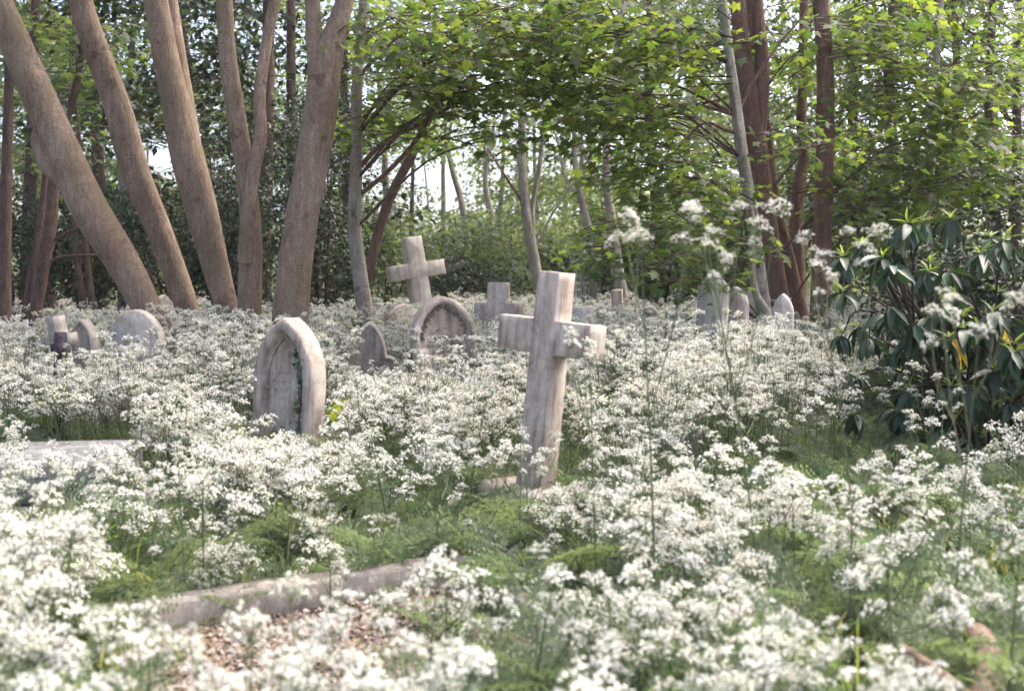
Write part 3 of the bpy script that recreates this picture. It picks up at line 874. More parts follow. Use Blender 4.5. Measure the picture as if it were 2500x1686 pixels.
mb = MB()
rs = np.random.default_rng(63)
n = 26000
px_ = np.stack([rs.uniform(-48, 48, n), rs.uniform(60, 68, n), .4 + 7.5 * rs.random(n) ** 1.3], -1)
px_[:, 2] *= .75 + .25 * np.sin(px_[:, 0] * .35) * np.sin(px_[:, 0] * .13 + 1)
stamp(mb, RHOMB, px_, frames(rs.uniform(0, 6.3, n), rs.normal(-.4, .5, n), rs.normal(0, .5, n)), rs.uniform(.25, .5, n), 0, rs.random(n))
tag(mb.build('distant_wood', M['hazed_leaf']), 'distant pale green mass of trees closing the view behind the wood', kind='stuff')  # leaf colour already lightened for haze

# ------------------------------------------------------------------ boundary railing and pale building beyond the wood


def box(mb, c, s, rz=0.0, mat=0):
    c, s = np.array(c, float), np.array(s, float) / 2
    k = np.array([[-1, -1, -1], [1, -1, -1], [1, 1, -1], [-1, 1, -1], [-1, -1, 1], [1, -1, 1], [1, 1, 1], [-1, 1, 1]]) * s
    if rz:
        cr, sr = math.cos(rz), math.sin(rz)
        k = k @ np.array([[cr, sr, 0], [-sr, cr, 0], [0, 0, 1]])
    mb.add(k + c, np.array([[0, 3, 2, 1], [4, 5, 6, 7], [0, 1, 5, 4], [1, 2, 6, 5], [2, 3, 7, 6], [3, 0, 4, 7]]), mat)


bl = empty('pale_building', (3.2, 34, .26))
tag(bl, 'low white rendered building glimpsed through the trees beyond the near cross', 'building')
mb = MB()
box(mb, (0, 2, 1.1), (11, 4, 2.2))
mb.build('wall', M['render'], bl)
mb = MB()
box(mb, (0, 2, 2.29), (11.6, 4.6, .16))
mb.build('roof', M['rooftile'], bl)
mb = MB()
box(mb, (-3.6, -.06, .45), (3.2, .1, .9))
mb.build('brick_panel', M['brick'], bl)
for k in range(5):
    mb = MB()
    box(mb, (-4 + 2 * k, -.03, 1.35), (1.0, .07, .9))
    w_ = mb.build('window', M['glass'], bl)
    mb = MB()
    for dx in (-.53, .53):
        box(mb, (-4 + 2 * k + dx, -.05, 1.35), (.06, .12, 1.0))
    mb.build('frame', M['render'], w_)


def railing(name, label, x0, x1, y, h):
    r = empty(name, (x0, y, .24))
    tag(r, label, 'fence')
    mb = MB()
    for z in (0.25, h - .15):
        box(mb, ((x1 - x0) / 2, 0, z), (x1 - x0, .035, .05))
    mb.build('rail', M['iron'], r)
    mb = MB()
    for k in range(int((x1 - x0) / .13)):
        box(mb, (k * .13, -.03, h / 2), (.022, .022, h))
    tag(mb.build('bars', M['iron'], r), kind='stuff')


railing('iron_railing', 'black iron railing in front of the white building', -2.5, 9, 31, 1.5)
railing('iron_railing', 'black iron railing at the right-hand edge behind the leathery bush', 6.2, 9.6, 17.5, 1.45)

# ------------------------------------------------------------------ gravestones


def offset(poly, d):
    """mitred inward offset of a closed counter-clockwise polygon"""
    p = np.asarray(poly)
    e = np.roll(p, -1, 0) - p
    e /= np.linalg.norm(e, axis=1)[:, None] + 1e-12
    n = np.stack([-e[:, 1], e[:, 0]], -1)
    n0 = np.roll(n, 1, 0)
    m = n + n0
    m /= (np.linalg.norm(m, axis=1)[:, None] + 1e-12)
    k = np.clip((m * n).sum(1), 0.35, 1)
    return p + m * (d / k)[:, None]


def dense(poly, step=0.05):
    out = []
    p = np.asarray(poly, float)
    for a, b in zip(p, np.roll(p, -1, 0)):
        n = max(1, int(np.linalg.norm(b - a) / step))
        for k in range(n):
            out.append(a + (b - a) * k / n)
    return np.array(out)


def arch(a, hs, k, z0, n=14, apex_cut=0.0):
    """closed outline (counter-clockwise, seen from the front): straight sides up to hs then a pointed (k > 1) or round (k = 1) arch"""
    Rr = a * k
    cx = a - Rr
    amax = math.acos((Rr - a) / Rr)
    th = np.linspace(0, amax, n)
    right = np.stack([cx + Rr * np.cos(th), hs + Rr * np.sin(th)], -1)
    if k > 1.02:
        left = np.stack([-right[::-1, 0], right[::-1, 1]], -1)[1:]
    else:
        left = np.stack([-right[::-1, 0], right[::-1, 1]], -1)[1:]
    side = np.linspace(z0, hs, 10)[:-1]
    r = np.stack([np.full(9, a), side], -1)
    l = np.stack([np.full(9, -a), side[::-1]], -1)
    return np.vstack([r, right, left, l])


def shouldered(a, hs, h, z0):
    """small gothic stone: rounded shoulders and a pointed centre"""
    pts = [(a, z0), (a, hs * .6), (a, hs)]
    for t in np.linspace(0.15, 1, 7):
        pts.append((a * (1 - .38 * (1 - math.cos(t * math.pi / 2))), hs + .30 * a * math.sin(t * math.pi / 2)))
    x0, z1 = .60 * a, hs + .30 * a
    for t in np.linspace(0.08, 1, 9):
        pts.append((x0 * (1 - t ** 1.7), z1 + (h - z1) * (1 - (1 - t) ** 1.35)))
    right = np.array(pts)
    left = np.stack([-right[::-1, 0], right[::-1, 1]], -1)[1:]
    return np.vstack([right, left])


def slab(mb, poly, t, ch=0.01, panel=None, rec=0.02, jit=0.0008, seed=0, ngon_front=True):
    """upright slab from an outline in the x-z plane, front towards -y, chamfered edges, optionally a sunk panel"""
    rs = np.random.default_rng(seed)
    poly = np.asarray(poly)
    n = len(poly)
    inn = offset(poly, ch)
    J = lambda a: a + rs.normal(0, jit, a.shape)
    loops = [(inn, -t / 2), (poly, -t / 2 + ch), (poly, t / 2 - ch), (inn, t / 2)]
    if panel is not None:
        loops = [(offset(panel, .012), -t / 2 + rec), (panel, -t / 2 + rec * .35), (offset(panel, -.008), -t / 2)] + loops
    V = []
    for pl, y in loops:
        q = J(pl)
        V.append(np.stack([q[:, 0], np.full(n, y) + rs.normal(0, jit, n), q[:, 1]], -1))
    F = []
    i = np.arange(n)
    i2 = (i + 1) % n
    for k in range(len(loops) - 1):
        F.append(np.stack([k * n + i, (k + 1) * n + i, (k + 1) * n + i2, k * n + i2], -1))
    F.append(np.arange(n)[None])
    F.append(((len(loops) - 1) * n + np.arange(n)[::-1])[None])
    mb.add(np.vstack(V), F)


def place(px, py, d, yaw, lean=0.0, tip=0.0):
    """base position, rotation and height of a stone whose top shows at (px, py) at distance d"""
    Rm = Matrix.Rotation(R(lean), 3, 'Y') @ Matrix.Rotation(R(tip), 3, 'X') @ Matrix.Rotation(R(yaw), 3, 'Z')
    up = np.array(Rm @ Vector((0, 0, 1)))
    top = P(px, py, d)
    zb = float(gz(top[0], top[1]))
    h = (top[2] - zb) / up[2]
    b = top - up * h
    return b, Rm.to_euler(), h


STONES = []


def headstone(label, px, py, d, w, t, k=1.5, yaw=0, lean=0, tip=0, mat='stone', border=0.0, style='arch', name='headstone', single=True, rise=None):
    b, e, h = place(px, py, d, yaw, lean, tip)
    STONES.append((b[0], b[1], w * .6))
    a = w / 2
    Rr = a * k
    ah = math.sqrt(max(1e-6, Rr * Rr - (Rr - a) ** 2))
    panel = None
    if style == 'arch':
        poly = arch(a, h - ah, k, -.25)
        if border:
            ab = a - border
            kb = (Rr - border) / ab
            panel = arch(ab, h - ah, kb, .12)
    elif style == 'shoulder':
        poly = shouldered(a, h - .70 * w, h, -.25)
        if border:
            panel = offset(poly, border)
            panel[:, 1] = np.maximum(panel[:, 1], .1)
    elif style == 'gable':
        poly = dense([(a, -.25), (a, h - .95 * a), (a * .93, h - .8 * a), (0.10 * a, h), (-.10 * a, h), (-a * .93, h - .8 * a), (-a, h - .95 * a), (-a, -.25)], .06)
    elif style == 'flat':
        poly = dense([(a, -.25), (a, h - .02), (a * .96, h), (-a * .96, h), (-a, h - .02), (-a, -.25)], .06)
    mb = MB()
    slab(mb, poly, t, min(.014, t * .15), panel, min(.045, t * .3), seed=int(px))
    if single:
        o = mb.build(name, M[mat])
        o.location, o.rotation_euler = b, e
        tag(o, label, 'gravestone')
        return o, h
    root = empty(name, b, e)
    tag(root, label, 'gravestone')
    mb.build('slab', M[mat], root)
    return root, h


def stone_cross(label, px, py, d, s, span, yaw, lean, mat='stone', tip=0, arm_z=None, arm_h=None, taper=.12, name='stone_cross', plinth=None, t=None, foot=0.0):
    """latin cross: post width s, arm span, arms centred arm_z below the top"""
    b, e, h = place(px, py, d, yaw, lean, tip)
    STONES.append((b[0], b[1], .3))
    arm_z = arm_z or 0.30 * h
    arm_h = arm_h or s
    t = t or s
    a = s / 2
    w0 = a * (1 + taper)
    z1, z2 = h - arm_z - arm_h / 2, h - arm_z + arm_h / 2
    zb = -.2
    pts = [(w0, zb), (a, z1), (span / 2, z1), (span / 2, z2), (a * .97, z2), (a * .94, h), (-a * .94, h), (-a * .97, z2), (-span / 2, z2), (-span / 2, z1), (-a, z1), (-w0, zb)]
    mb = MB()
    slab(mb, dense(pts, .045), t, min(.007, s * .1), seed=int(px), jit=.0007)
    root = empty(name, b, e)
    tag(root, label, 'cross')
    mb.build('cross', M[mat], root)
    if plinth:
        for k, (pw, ph, pz) in enumerate(plinth):
            q = MB()
            aa = pw / 2
            slab(q, dense([(aa, pz), (aa, pz + ph), (-aa, pz + ph), (-aa, pz)], .06), pw, .018, seed=k + 3, jit=.003)
            q.build('plinth', M['stone_mossy' if k else 'stone'], root)
    return root, h, b


stone_cross('big pale stone cross leaning right, nearest of all the crosses', 1360, 664, 6.3, .157, .64, -40, 5.6, 'stone_warm', arm_z=.36, arm_h=.19, taper=.16,
            plinth=[(.46, .20, .13), (.66, .42, -.27)])
c2, _, _ = stone_cross('tall pale stone cross leaning left behind the arched headstones', 1003, 579, 12.6, .20, .62, 22, -8.5, 'stone_light', arm_z=.37, arm_h=.165)
stone_cross('upright stone cross with rust streaks, right of the scroll-carved headstone', 1218, 689, 10.0, .175, .40, -14, .5, 'stone_warm', arm_z=.255, arm_h=.15)
stone_cross('lichened stone cross leaning left behind a small dark cross', 134, 772, 9.2, .115, .36, -35, -9, 'stone_grey', arm_z=.20, arm_h=.10)
stone_cross('small dark slate cross with a grey top, nearest the left-hand stones', 148, 810, 8.2, .075, .22, -50, 2, 'slate', arm_z=.12, arm_h=.06)
stone_cross('small white marble cross at the left-hand edge', 62, 780, 12.5, .055, .24, 6, 0, 'marble', arm_z=.10, arm_h=.05)
stone_cross('tiny grey cross beside the foot of the slender pale trunk', 912, 727, 14, .05, .16, 10, -2, 'stone_grey', arm_z=.09, arm_h=.05)
stone_cross('small pale cross far behind the thickest trunk', 786, 752, 14.5, .07, .24, 0, 1, 'marble', arm_z=.09, arm_h=.06)

g1, h1 = headstone('near pointed headstone with a sunk arched panel and ivy climbing its face', 712, 775, 7.4, .52, .16, 1.7, -34, 2.5, 0, 'stone', .075, single=False)
g2, h2 = headstone('warm stone headstone with carved scrollwork in its arch and worn inscription', 1074, 722, 9.0, .52, .155, 1.35, 21, -4, 1, 'stone_warm', .05, single=False)
headstone('small pink-grey headstone with rounded shoulders and a pointed middle', 904, 784, 9.4, .50, .11, yaw=8, lean=4, mat='stone_warm', border=.03, style='shoulder')
headstone('plain grey round-topped headstone at the foot of the leaning cross', 985, 742, 12.0, .40, .12, 1.12, 26, -4, mat='stone_grey')
headstone('dark mossy round-topped headstone left of the upright cross', 1156, 747, 12.4, .42, .12, 1.05, 15, 3, mat='stone_mossy')
headstone('narrow white pointed-oval headstone beside the lichened cross', 206, 778, 9.6, .27, .11, 2.0, -22, 2, mat='stone_grey', border=.03)
headstone('broad round-topped grey headstone in front of the leaning trunk', 335, 755, 9.0, .47, .10, 1.12, -16, 2, mat='stone_grey')
headstone('pale gabled stone half hidden behind the leaning trunks', 400, 720, 13, .30, .14, style='gable', yaw=38, lean=6, mat='stone_grey')
headstone('low dark round-topped stone at the left-hand edge, before the marble cross', 58, 801, 10.6, .28, .10, 1.1, 12, 2, mat='stone_mossy')
headstone('grey rounded stone cut by the left-hand edge', 0, 802, 10.4, .28, .10, 1.1, 10, 8, mat='stone_grey')
headstone('grey rounded stone behind the lichened cross', 104, 789, 12, .24, .10, 1.05, 0, 0, mat='stone_mossy')
headstone('small worn stone behind the broad round headstone', 308, 755, 12.5, .20, .10, 1.1, 0, 0, mat='stone_mossy')
headstone('leaning narrow slab between the small crosses and the round grey stone', 938, 746, 12.5, .13, .08, style='flat', yaw=25, lean=7, mat='stone_grey')
headstone('flat low stone just left of the leaning narrow slab', 918, 775, 12.2, .12, .10, style='flat', yaw=25, lean=2, mat='stone_mossy')
headstone('pale low stone at the foot of the thickest trunk', 800, 760, 13.5, .22, .10, style='flat', yaw=0, lean=0, mat='marble')
headstone('pale broken-topped headstone immediately right of the near cross', 1418, 748, 9.2, .19, .09, style='flat', yaw=-14, lean=-3, mat='stone_grey')
headstone('low rounded stone sunk in flowers beside the square post', 1478, 752, 11.5, .20, .1, 1.1, 0, 6, mat='stone_grey')
headstone('small rounded grey stone right of the square post', 1588, 748, 11, .15, .09, 1.1, -10, 0, mat='stone_grey')
headstone('steep gabled pale headstone, tallest of the row before the reddish trunks', 1744, 668, 9.6, .24, .15, style='gable', yaw=-32, lean=2, mat='stone_light')
headstone('pointed pinkish headstone, second of the row before the reddish trunks', 1797, 699, 9.8, .21, .13, 1.9, -30, 1, mat='stone_light')
headstone('grey-green rounded headstone, third of the row before the reddish trunks', 1838, 706, 10.6, .17, .10, 1.5, -28, -2, mat='stone_grey')
headstone('tapering pale headstone standing alone before the reddish trunks', 1913, 716, 9.2, .17, .10, 2.4, -20, 1, mat='stone_light')
headstone('low pale slab left of the gabled headstone', 1655, 762, 10.4, .22, .10, style='flat', yaw=-20, lean=1, mat='stone_light')
headstone('short upright stone half sunk in the leaves, right of the near cross', 1690, 984, 7.4, .21, .12, 1.15, -36, 5, mat='stone')
po, hp = headstone('little square stone post at the foot of the speckled stem', 1506, 706, 12.6, .12, .12, style='flat', yaw=-12, lean=-3, mat='stone_grey', name='stone_post')

# carved detail of the warm headstone: scrollwork ribs round the arch, worn letters
mb = MB()
rs = np.random.default_rng(8)
a_, k_ = .26, 1.35
Rr_ = a_ * k_
ah_ = math.sqrt(Rr_ ** 2 - (Rr_ - a_) ** 2)
for side in (1, -1):
    for t_ in np.linspace(0.02, 1, 22):
        th = t_ * math.acos((Rr_ - a_) / Rr_)
        rr = Rr_ - .085 + rs.normal(0, .006)
        x, z = side * (a_ - Rr_ + rr * math.cos(th)), h2 - ah_ + rr * math.sin(th)
        an = th + rs.normal(0, .7)
        l = rs.uniform(.014, .028)
        p = np.array([x, -.155 / 2 + .040, z])
        dv = np.array([math.cos(an) * side, 0, math.sin(an)]) * l
        tube(mb, [p - dv, p + np.array([.006 * side, -.006, .006]), p + dv], [.003, .008, .003], 5, 3)
mb.build('scrollwork', M['letter'], g2)


def letters(txt, size, x, z, parent, y):
    cu = bpy.data.curves.new('lettering', 'FONT')
    cu.body = txt
    cu.size = size
    cu.align_x = 'CENTER'
    cu.extrude = 0.0015
    o = bpy.data.objects.new('tmp', cu)
    COL.objects.link(o)
    dg = bpy.context.evaluated_depsgraph_get()
    me = bpy.data.meshes.new_from_object(o.evaluated_get(dg))
    bpy.data.objects.remove(o)
    me.materials.clear()
    me.materials.append(M['letter'])
    l = link('lettering', me, parent)
    l.location = (x, y, z)
    l.rotation_euler = (R(90), 0, 0)


for txt, z, s, x in [('AND', h2 - .50, .034, -.01), ('DIED N', h2 - .555, .034, -.05), ('AGED 84', h2 - .615, .034, -.03)]:
    letters(txt, s, x, z, g2, -.155 / 2 + .0425)
mb = MB()                                                # rows of letters worn past reading
for z, x0, x1 in [(h2 - .26, -.07, .06), (h2 - .33, -.12, .13), (h2 - .385, -.14, .14), (h2 - .44, -.10, .12)]:
    x = x0
    while x < x1:
        if rs.random() < .8:
            box(mb, (x, -.155 / 2 + .0445, z + rs.normal(0, .002)), (rs.uniform(.003, .007), .003, rs.uniform(.012, .022)))
        x += rs.uniform(.010, .02)
mb.build('worn_inscription', M['letter'], g2)
mb = MB()                                                # the same on the ivy headstone, fainter
for z, x0, x1 in [(h1 - .36, -.10, .04), (h1 - .42, -.12, .04), (h1 - .47, -.10, .02), (h1 - .53, -.12, .02)]:
    x = x0
    while x < x1:
        if rs.random() < .6:
            box(mb, (x, -.16 / 2 + .0445, z), (rs.uniform(.003, .006), .003, rs.uniform(.010, .018)))
        x += rs.uniform(.012, .024)
mb.build('worn_inscription', M['stone_mossy'], g1)


def ivy(label, root, path, n, spread, y, seed, facing='front'):
    """ivy climbing a stone: stems and leaves, placed in the stone's own frame"""
    rs = np.random.default_rng(seed)
    o = empty('ivy', root.location, root.rotation_euler)
    tag(o, label, 'ivy')
    ms, ml = MB(), MB()
    path = np.asarray(path, float)
    for k in range(2):
        q = path + rs.normal(0, .008, path.shape)
        P3 = np.stack([q[:, 0], np.full(len(q), y - .006), q[:, 1]], -1) if facing == 'front' else np.stack([np.full(len(q), y - .006), q[:, 0], q[:, 1]], -1)
        tube(ms, P3, np.linspace(.006, .003, len(q)), 5, 5)
    c = catmull(path, 12)
    t = rs.integers(0, len(c), n)
    q = c[t] + rs.normal(0, spread, (n, 2))
    off = y - rs.uniform(.008, .035, n)
    if facing == 'front':
        pos = np.stack([q[:, 0], off, q[:, 1]], -1)
        Mx = frames(rs.normal(0, .5, n), rs.normal(-1.9, .45, n), rs.normal(0, .4, n))
    else:
        pos = np.stack([off, q[:, 0], q[:, 1]], -1)
        Mx = frames(rs.normal(-1.57, .5, n), rs.normal(-1.9, .45, n), rs.normal(0, .4, n))
    stamp(ml, IVYL, pos, Mx, rs.uniform(.022, .042, n), 0)
    ms.build('stem', M['bark_dark'], o)
    ml.build('leaves', M['ivy'], o)


mb = MB()                                                # raised roll moulding inside the arch
pa = arch(.26 - .105, h1 - math.sqrt((.26 * 1.7) ** 2 - (.26 * .7) ** 2), (.26 * 1.7 - .105) / (.26 - .105), .2)
tube(mb, [(x, -.16 / 2 + .038, z) for x, z in pa[::2]], [.011] * len(pa[::2]), 6, 1)
mb.build('moulding', M['stone'], g1)
ivy('ivy trailing down the right half of the near pointed headstone', g1, [(.155, -.05), (.17, .25), (.16, .5), (.17, .75), (.15, h1 - .3), (.125, h1 - .17)], 190, .015, -.16 / 2 + .035, 4)
ivy('ivy clinging to the shaded left edge of the scroll-carved headstone', g2, [(.0, -.05), (.01, .3), (-.01, .6), (0, h2 - .42)], 200, .028, -.26, 5, 'side')

# ------------------------------------------------------------------ low tombs, kerbs, slabs


def block(mb, c, size, rz, seed, ch=.015, jit=.003, mat=0):
    """worn stone block: chamfered slab laid flat, built as outline in plan then turned"""
    w, l, h = size
    q = MB()
    slab(q, dense([(w / 2, -l / 2), (w / 2, l / 2), (-w / 2, l / 2), (-w / 2, -l / 2)], .07), h, ch, jit=jit, seed=seed)
    V = np.concatenate(q.V)
    V = np.stack([V[:, 0], V[:, 2], -V[:, 1]], -1)     # front becomes top
    cr, sr = math.cos(rz), math.sin(rz)
    V = V @ np.array([[cr, sr, 0], [-sr, cr, 0], [0, 0, 1]]) + np.array(c)
    mb.add(V, [f for f, m in q.F], mat)


# kerbed grave plot in the left foreground
pl = empty('grave_plot', (-.70 + .17 * .5145, 4.35 - .17 * .8575, 0))
tag(pl, 'kerbed grave plot filled with pink-grey chippings in the left foreground', 'grave')
KA = math.atan2(.60, 1.0)                                # direction of the long kerbs
kd = np.array([math.cos(KA), math.sin(KA)])
kp = np.array([-kd[1], kd[0]])
PLOT_C, PLOT_L, PLOT_W = np.array([-.70, 4.35]) - kp * .17, 1.6, 1.3
for sx, ln, ax in ((1, PLOT_L, 0), (-1, PLOT_L, 0), (1, PLOT_W, 1), (-1, PLOT_W, 1)):
    mb = MB()
    c = kp * sx * PLOT_W / 2 if ax == 0 else kd * sx * (PLOT_L / 2 - .005)
    block(mb, (c[0], c[1], .08 if ax == 0 else .05), (ln + (.13 if ax == 0 else -.15), .14, .25), KA + (math.pi / 2 if ax else 0), 31 + sx + ax)
    mb.build('kerb', M['kerb'], pl)
mb = MB()
n = 7000
pp = np.stack([rng.uniform(-.5, .5, n) * (PLOT_L - .12), rng.uniform(-.5, .5, n) * (PLOT_W - .12)], -1)
pos = np.stack([pp[:, 0] * kd[0] + pp[:, 1] * kp[0], pp[:, 0] * kd[1] + pp[:, 1] * kp[1], rng.uniform(.065, .10, n)], -1)
CHIP = (np.array([[-.5, -.4, 0], [.5, -.3, .1], [.3, .5, 0], [-.4, .4, .1], [0, 0, .55]]), np.array([[0, 1, 4], [1, 2, 4], [2, 3, 4], [3, 0, 4]]))
stamp(mb, CHIP, pos, frames(rng.uniform(0, 6.3, n), rng.normal(0, .5, n), rng.normal(0, .5, n)), rng.uniform(.008, .028, n), 0, rng.random(n))
tag(mb.build('chippings', M['gravel'], pl), kind='stuff')
mb = MB()
block(mb, (0, 0, .03), (PLOT_L - .1, PLOT_W - .1, .08), KA, 5, jit=.004)
mb.build('bed', M['litter'], pl)

# slab lying before the near cross
mb = MB()
block(mb, (0, 0, 0), (.5, .6, .14), R(-40), 9)
o = mb.build('ledger_slab', M['stone_warm'])
o.location = (-.16, 5.75, .03)
o.rotation_euler = (R(2), R(-2), 0)
tag(o, 'pinkish stone slab lying at the foot of the near cross', 'slab')

# stepped low tomb at the left edge
tb = empty('low_tomb', (-3.15, 6.65, 0))
tag(tb, 'low stepped pale blue-grey tomb slab at the left-hand edge', 'tomb')
for nm, sz, z in (('base', (1.95, 1.25, .22), .09), ('top_slab', (1.7, .9, .24), .322)):
    mb = MB()
    block(mb, (0, .06 if nm == 'top_slab' else 0, z), sz, R(9), 12, .02)
    mb.build(nm, M['tomb'], tb)
mb = MB()
block(mb, (0, 0, 0), (.24, .2, .24), R(14), 21)
o = mb.build('stone_block', M['stone'])
o.location = (-2.10, 5.85, .13)
tag(o, 'small square stone block left of the pointed headstone', 'stone')
for (x, y, z, s, rz, ry, lab, m) in [(1.22, 4.9, .10, (.42, .20, .16), .25, 4, 'pale broken kerb stone lying in the right foreground', 'stone'),
                                   (.98, 4.35, .10, (.22, .5, .3), -.5, 9, 'rough pinkish stone slab tilted in the right foreground', 'stone_warm'),
                                   (2.62, 7.9, .09, (.22, .18, .18), .4, 3, 'small pinkish stone at the foot of the leathery bush', 'stone_warm'),
                                   (.70, 3.55, .05, (.34, .14, .12), .5, 6, 'flat grey stone almost buried at the front', 'stone_grey')]:
    mb = MB()
    block(mb, (0, 0, 0), s, rz, int(x * 100), .025, .007)
    o = mb.build('broken_stone', M[m])
    o.location = (x, y, z)
    o.rotation_euler = (R(3), R(ry), 0)
    tag(o, lab, 'stone')
fb = MB()
tube(fb, [(1.22, 2.75, .10), (1.33, 3.05, .15), (1.40, 3.3, .20), (1.52, 3.55, .26), (1.56, 3.75, .30)], [.055, .06, .052, .05, .042], 10, 5, .05, seed=3)
tube(fb, [(1.40, 3.3, .20), (1.30, 3.42, .28), (1.22, 3.5, .33)], [.035, .028, .02], 7, 4, .04, seed=4)
o = fb.build('fallen_branch', M['bark'], smooth=True)
tag(o, 'thick pinkish-brown fallen branch in the bottom right-hand corner', 'branch')

# ------------------------------------------------------------------ leathery-leaved bush on the right
RB = np.array([3.22, 7.6, 0.06])
rh = empty('rhododendron', RB)
tag(rh, 'leathery dark-leaved bush with drooping leaf rosettes at the right-hand edge', 'shrub')
rs = np.random.default_rng(21)


def long_leaf(w=.30, fold=.10, droop=.25, n=6):
    V, F = [], []
    for k in range(n + 1):
        t = k / n
        ww = w * (math.sin(math.pi * min(1, t ** .8)) ** .8) / 2 + .006
        z = -droop * t * t
        V += [(-ww, t, z + fold * ww * 2), (0, t, z), (ww, t, z + fold * ww * 2)]
    for k in range(n):
        b_ = k * 3
        F += [(b_, b_ + 1, b_ + 4, b_ + 3), (b_ + 1, b_ + 2, b_ + 5, b_ + 4)]
    return np.array(V), np.array(F)


leaf_meshes = []
for k, (w_, dr) in enumerate([(.34, .22), (.38, .35), (.31, .12)]):
    mb = MB()
    mb.add(*long_leaf(w_, .25, dr), var=.3 * k)
    leaf_meshes.append(mb.mesh('leaf', M['rhodo'], True))
yl = MB()
yl.add(*long_leaf(.3, .3, .5))
yellow_mesh = yl.mesh('leaf', M['yellow'], True)
tips, ms, mst = [], MB(), MB()
for k in range(15):
    a = rs.uniform(0, 6.3)
    q = np.array([math.cos(a) * rs.uniform(.2, 1.0), math.sin(a) * rs.uniform(.2, .7), rs.uniform(.8, 1.5)])
    tube(ms, [(q[0] * .1, q[1] * .1, -.1), q * np.array([.5, .5, .45]), q], [.018, .012, .007], 6, 4, .04, seed=k)
    for m in range(10):
        e = q + np.array([rs.normal(0, .30), rs.normal(0, .28), rs.uniform(-.45, .42)])
        e[2] = np.clip(e[2], .55, 1.84 - .12 * abs(e[0]))
        tube(ms, [q * np.array([.7, .7, .75]), (q + e) / 2 + np.array([0, 0, -.03]), e], [.009, .007, .004], 5, 4)
        tips.append(e)
tips = sorted(tips, key=lambda e: e[1])
n_leaf, extra_leaves, young = 0, MB(), MB()
for k, e in enumerate(tips):
    m = rs.integers(7, 10)
    a0 = rs.uniform(0, 6.3)
    for q in range(m):
        yaw = a0 + q * 2 * math.pi / m + rs.normal(0, .2)
        tilt = rs.normal(-.75, .3)
        sz = rs.uniform(.14, .20)
        if n_leaf < 296:
            yel = rs.random() < .03
            o = link('leaf', yellow_mesh if yel else leaf_meshes[rs.integers(3)], rh)
            o.location = e
            o.rotation_euler = Euler((tilt, rs.normal(0, .3), yaw), 'XYZ')
            o.scale = (sz, sz, sz)
            if yel:
                o['label'] = 'yellowed hanging leaf'
            n_leaf += 1
        else:
            stamp(extra_leaves, long_leaf(.3, .25, .25), e[None], frames(np.array([yaw]), np.array([tilt]), np.array([rs.normal(0, .3)])), [sz], 0, rs.random(1))
    if rs.random() < .55:
        mm = 7
        stamp(young, long_leaf(.16, .2, .3, 4), np.repeat((e + np.array([0, 0, .01]))[None], mm, 0),
              frames(rs.uniform(0, 6.3, mm), rs.normal(.75, .3, mm), rs.normal(0, .3, mm)), rs.uniform(.06, .12, mm), 0, rs.random(mm))
tag(extra_leaves.build('inner_leaves', M['rhodo'], rh, True), kind='stuff')
tag(young.build('young_leaves', M['rhodo_young'], rh), kind='stuff')
ms.build('stems', M['bark_black'], rh, True)

# ------------------------------------------------------------------ cow parsley


def umbel(seed, Ru=.036, nr=11, nf=13, fs=.0052):
    """compound umbel, base at the origin: thin rays, each ending in a small dome of white flowers"""
    rs = np.random.default_rng(seed)
    mb = MB()
    ends = []
    v0 = rs.random()
    for k in range(nr):
        rho = math.sqrt((k + .5) / nr)
        a = k * 2.399 + rs.normal(0, .25)
        e = np.array([rho * math.cos(a) * Ru, rho * math.sin(a) * Ru, Ru * (1.15 - .75 * rho * rho) + rs.normal(0, .003)])
        ends.append(e)
        tube(mb, [(0, 0, 0), e * np.array([.55, .55, .6]), e - np.array([0, 0, .004])], [.0009, .0008, .0007], 3, 1, cap=False, mat=0)
    for e in ends:
        n = rs.integers(nf - 3, nf + 3)
        rr = np.sqrt(rs.random(n)) * .0118 * Ru / .033
        aa = rs.uniform(0, 6.3, n)
        pos = e + np.stack([rr * np.cos(aa), rr * np.sin(aa), .007 - 62 * rr * rr + rs.normal(0, .0018, n)], -1)
        Mx = frames(rs.uniform(0, 6.3, n), rs.normal(0, .7, n), rs.normal(0, .7, n))
        FL = (np.array([[-.5, -.35, 0], [.1, -.55, .06], [.55, -.05, 0], [.2, .5, .06], [-.4, .42, 0]]), np.array([[0, 1, 2, 3, 4]]))
        stamp(mb, FL, pos, Mx, rs.uniform(.7, 1.25, n) * fs, 1, v0 + rs.normal(0, .07, n))
    return mb


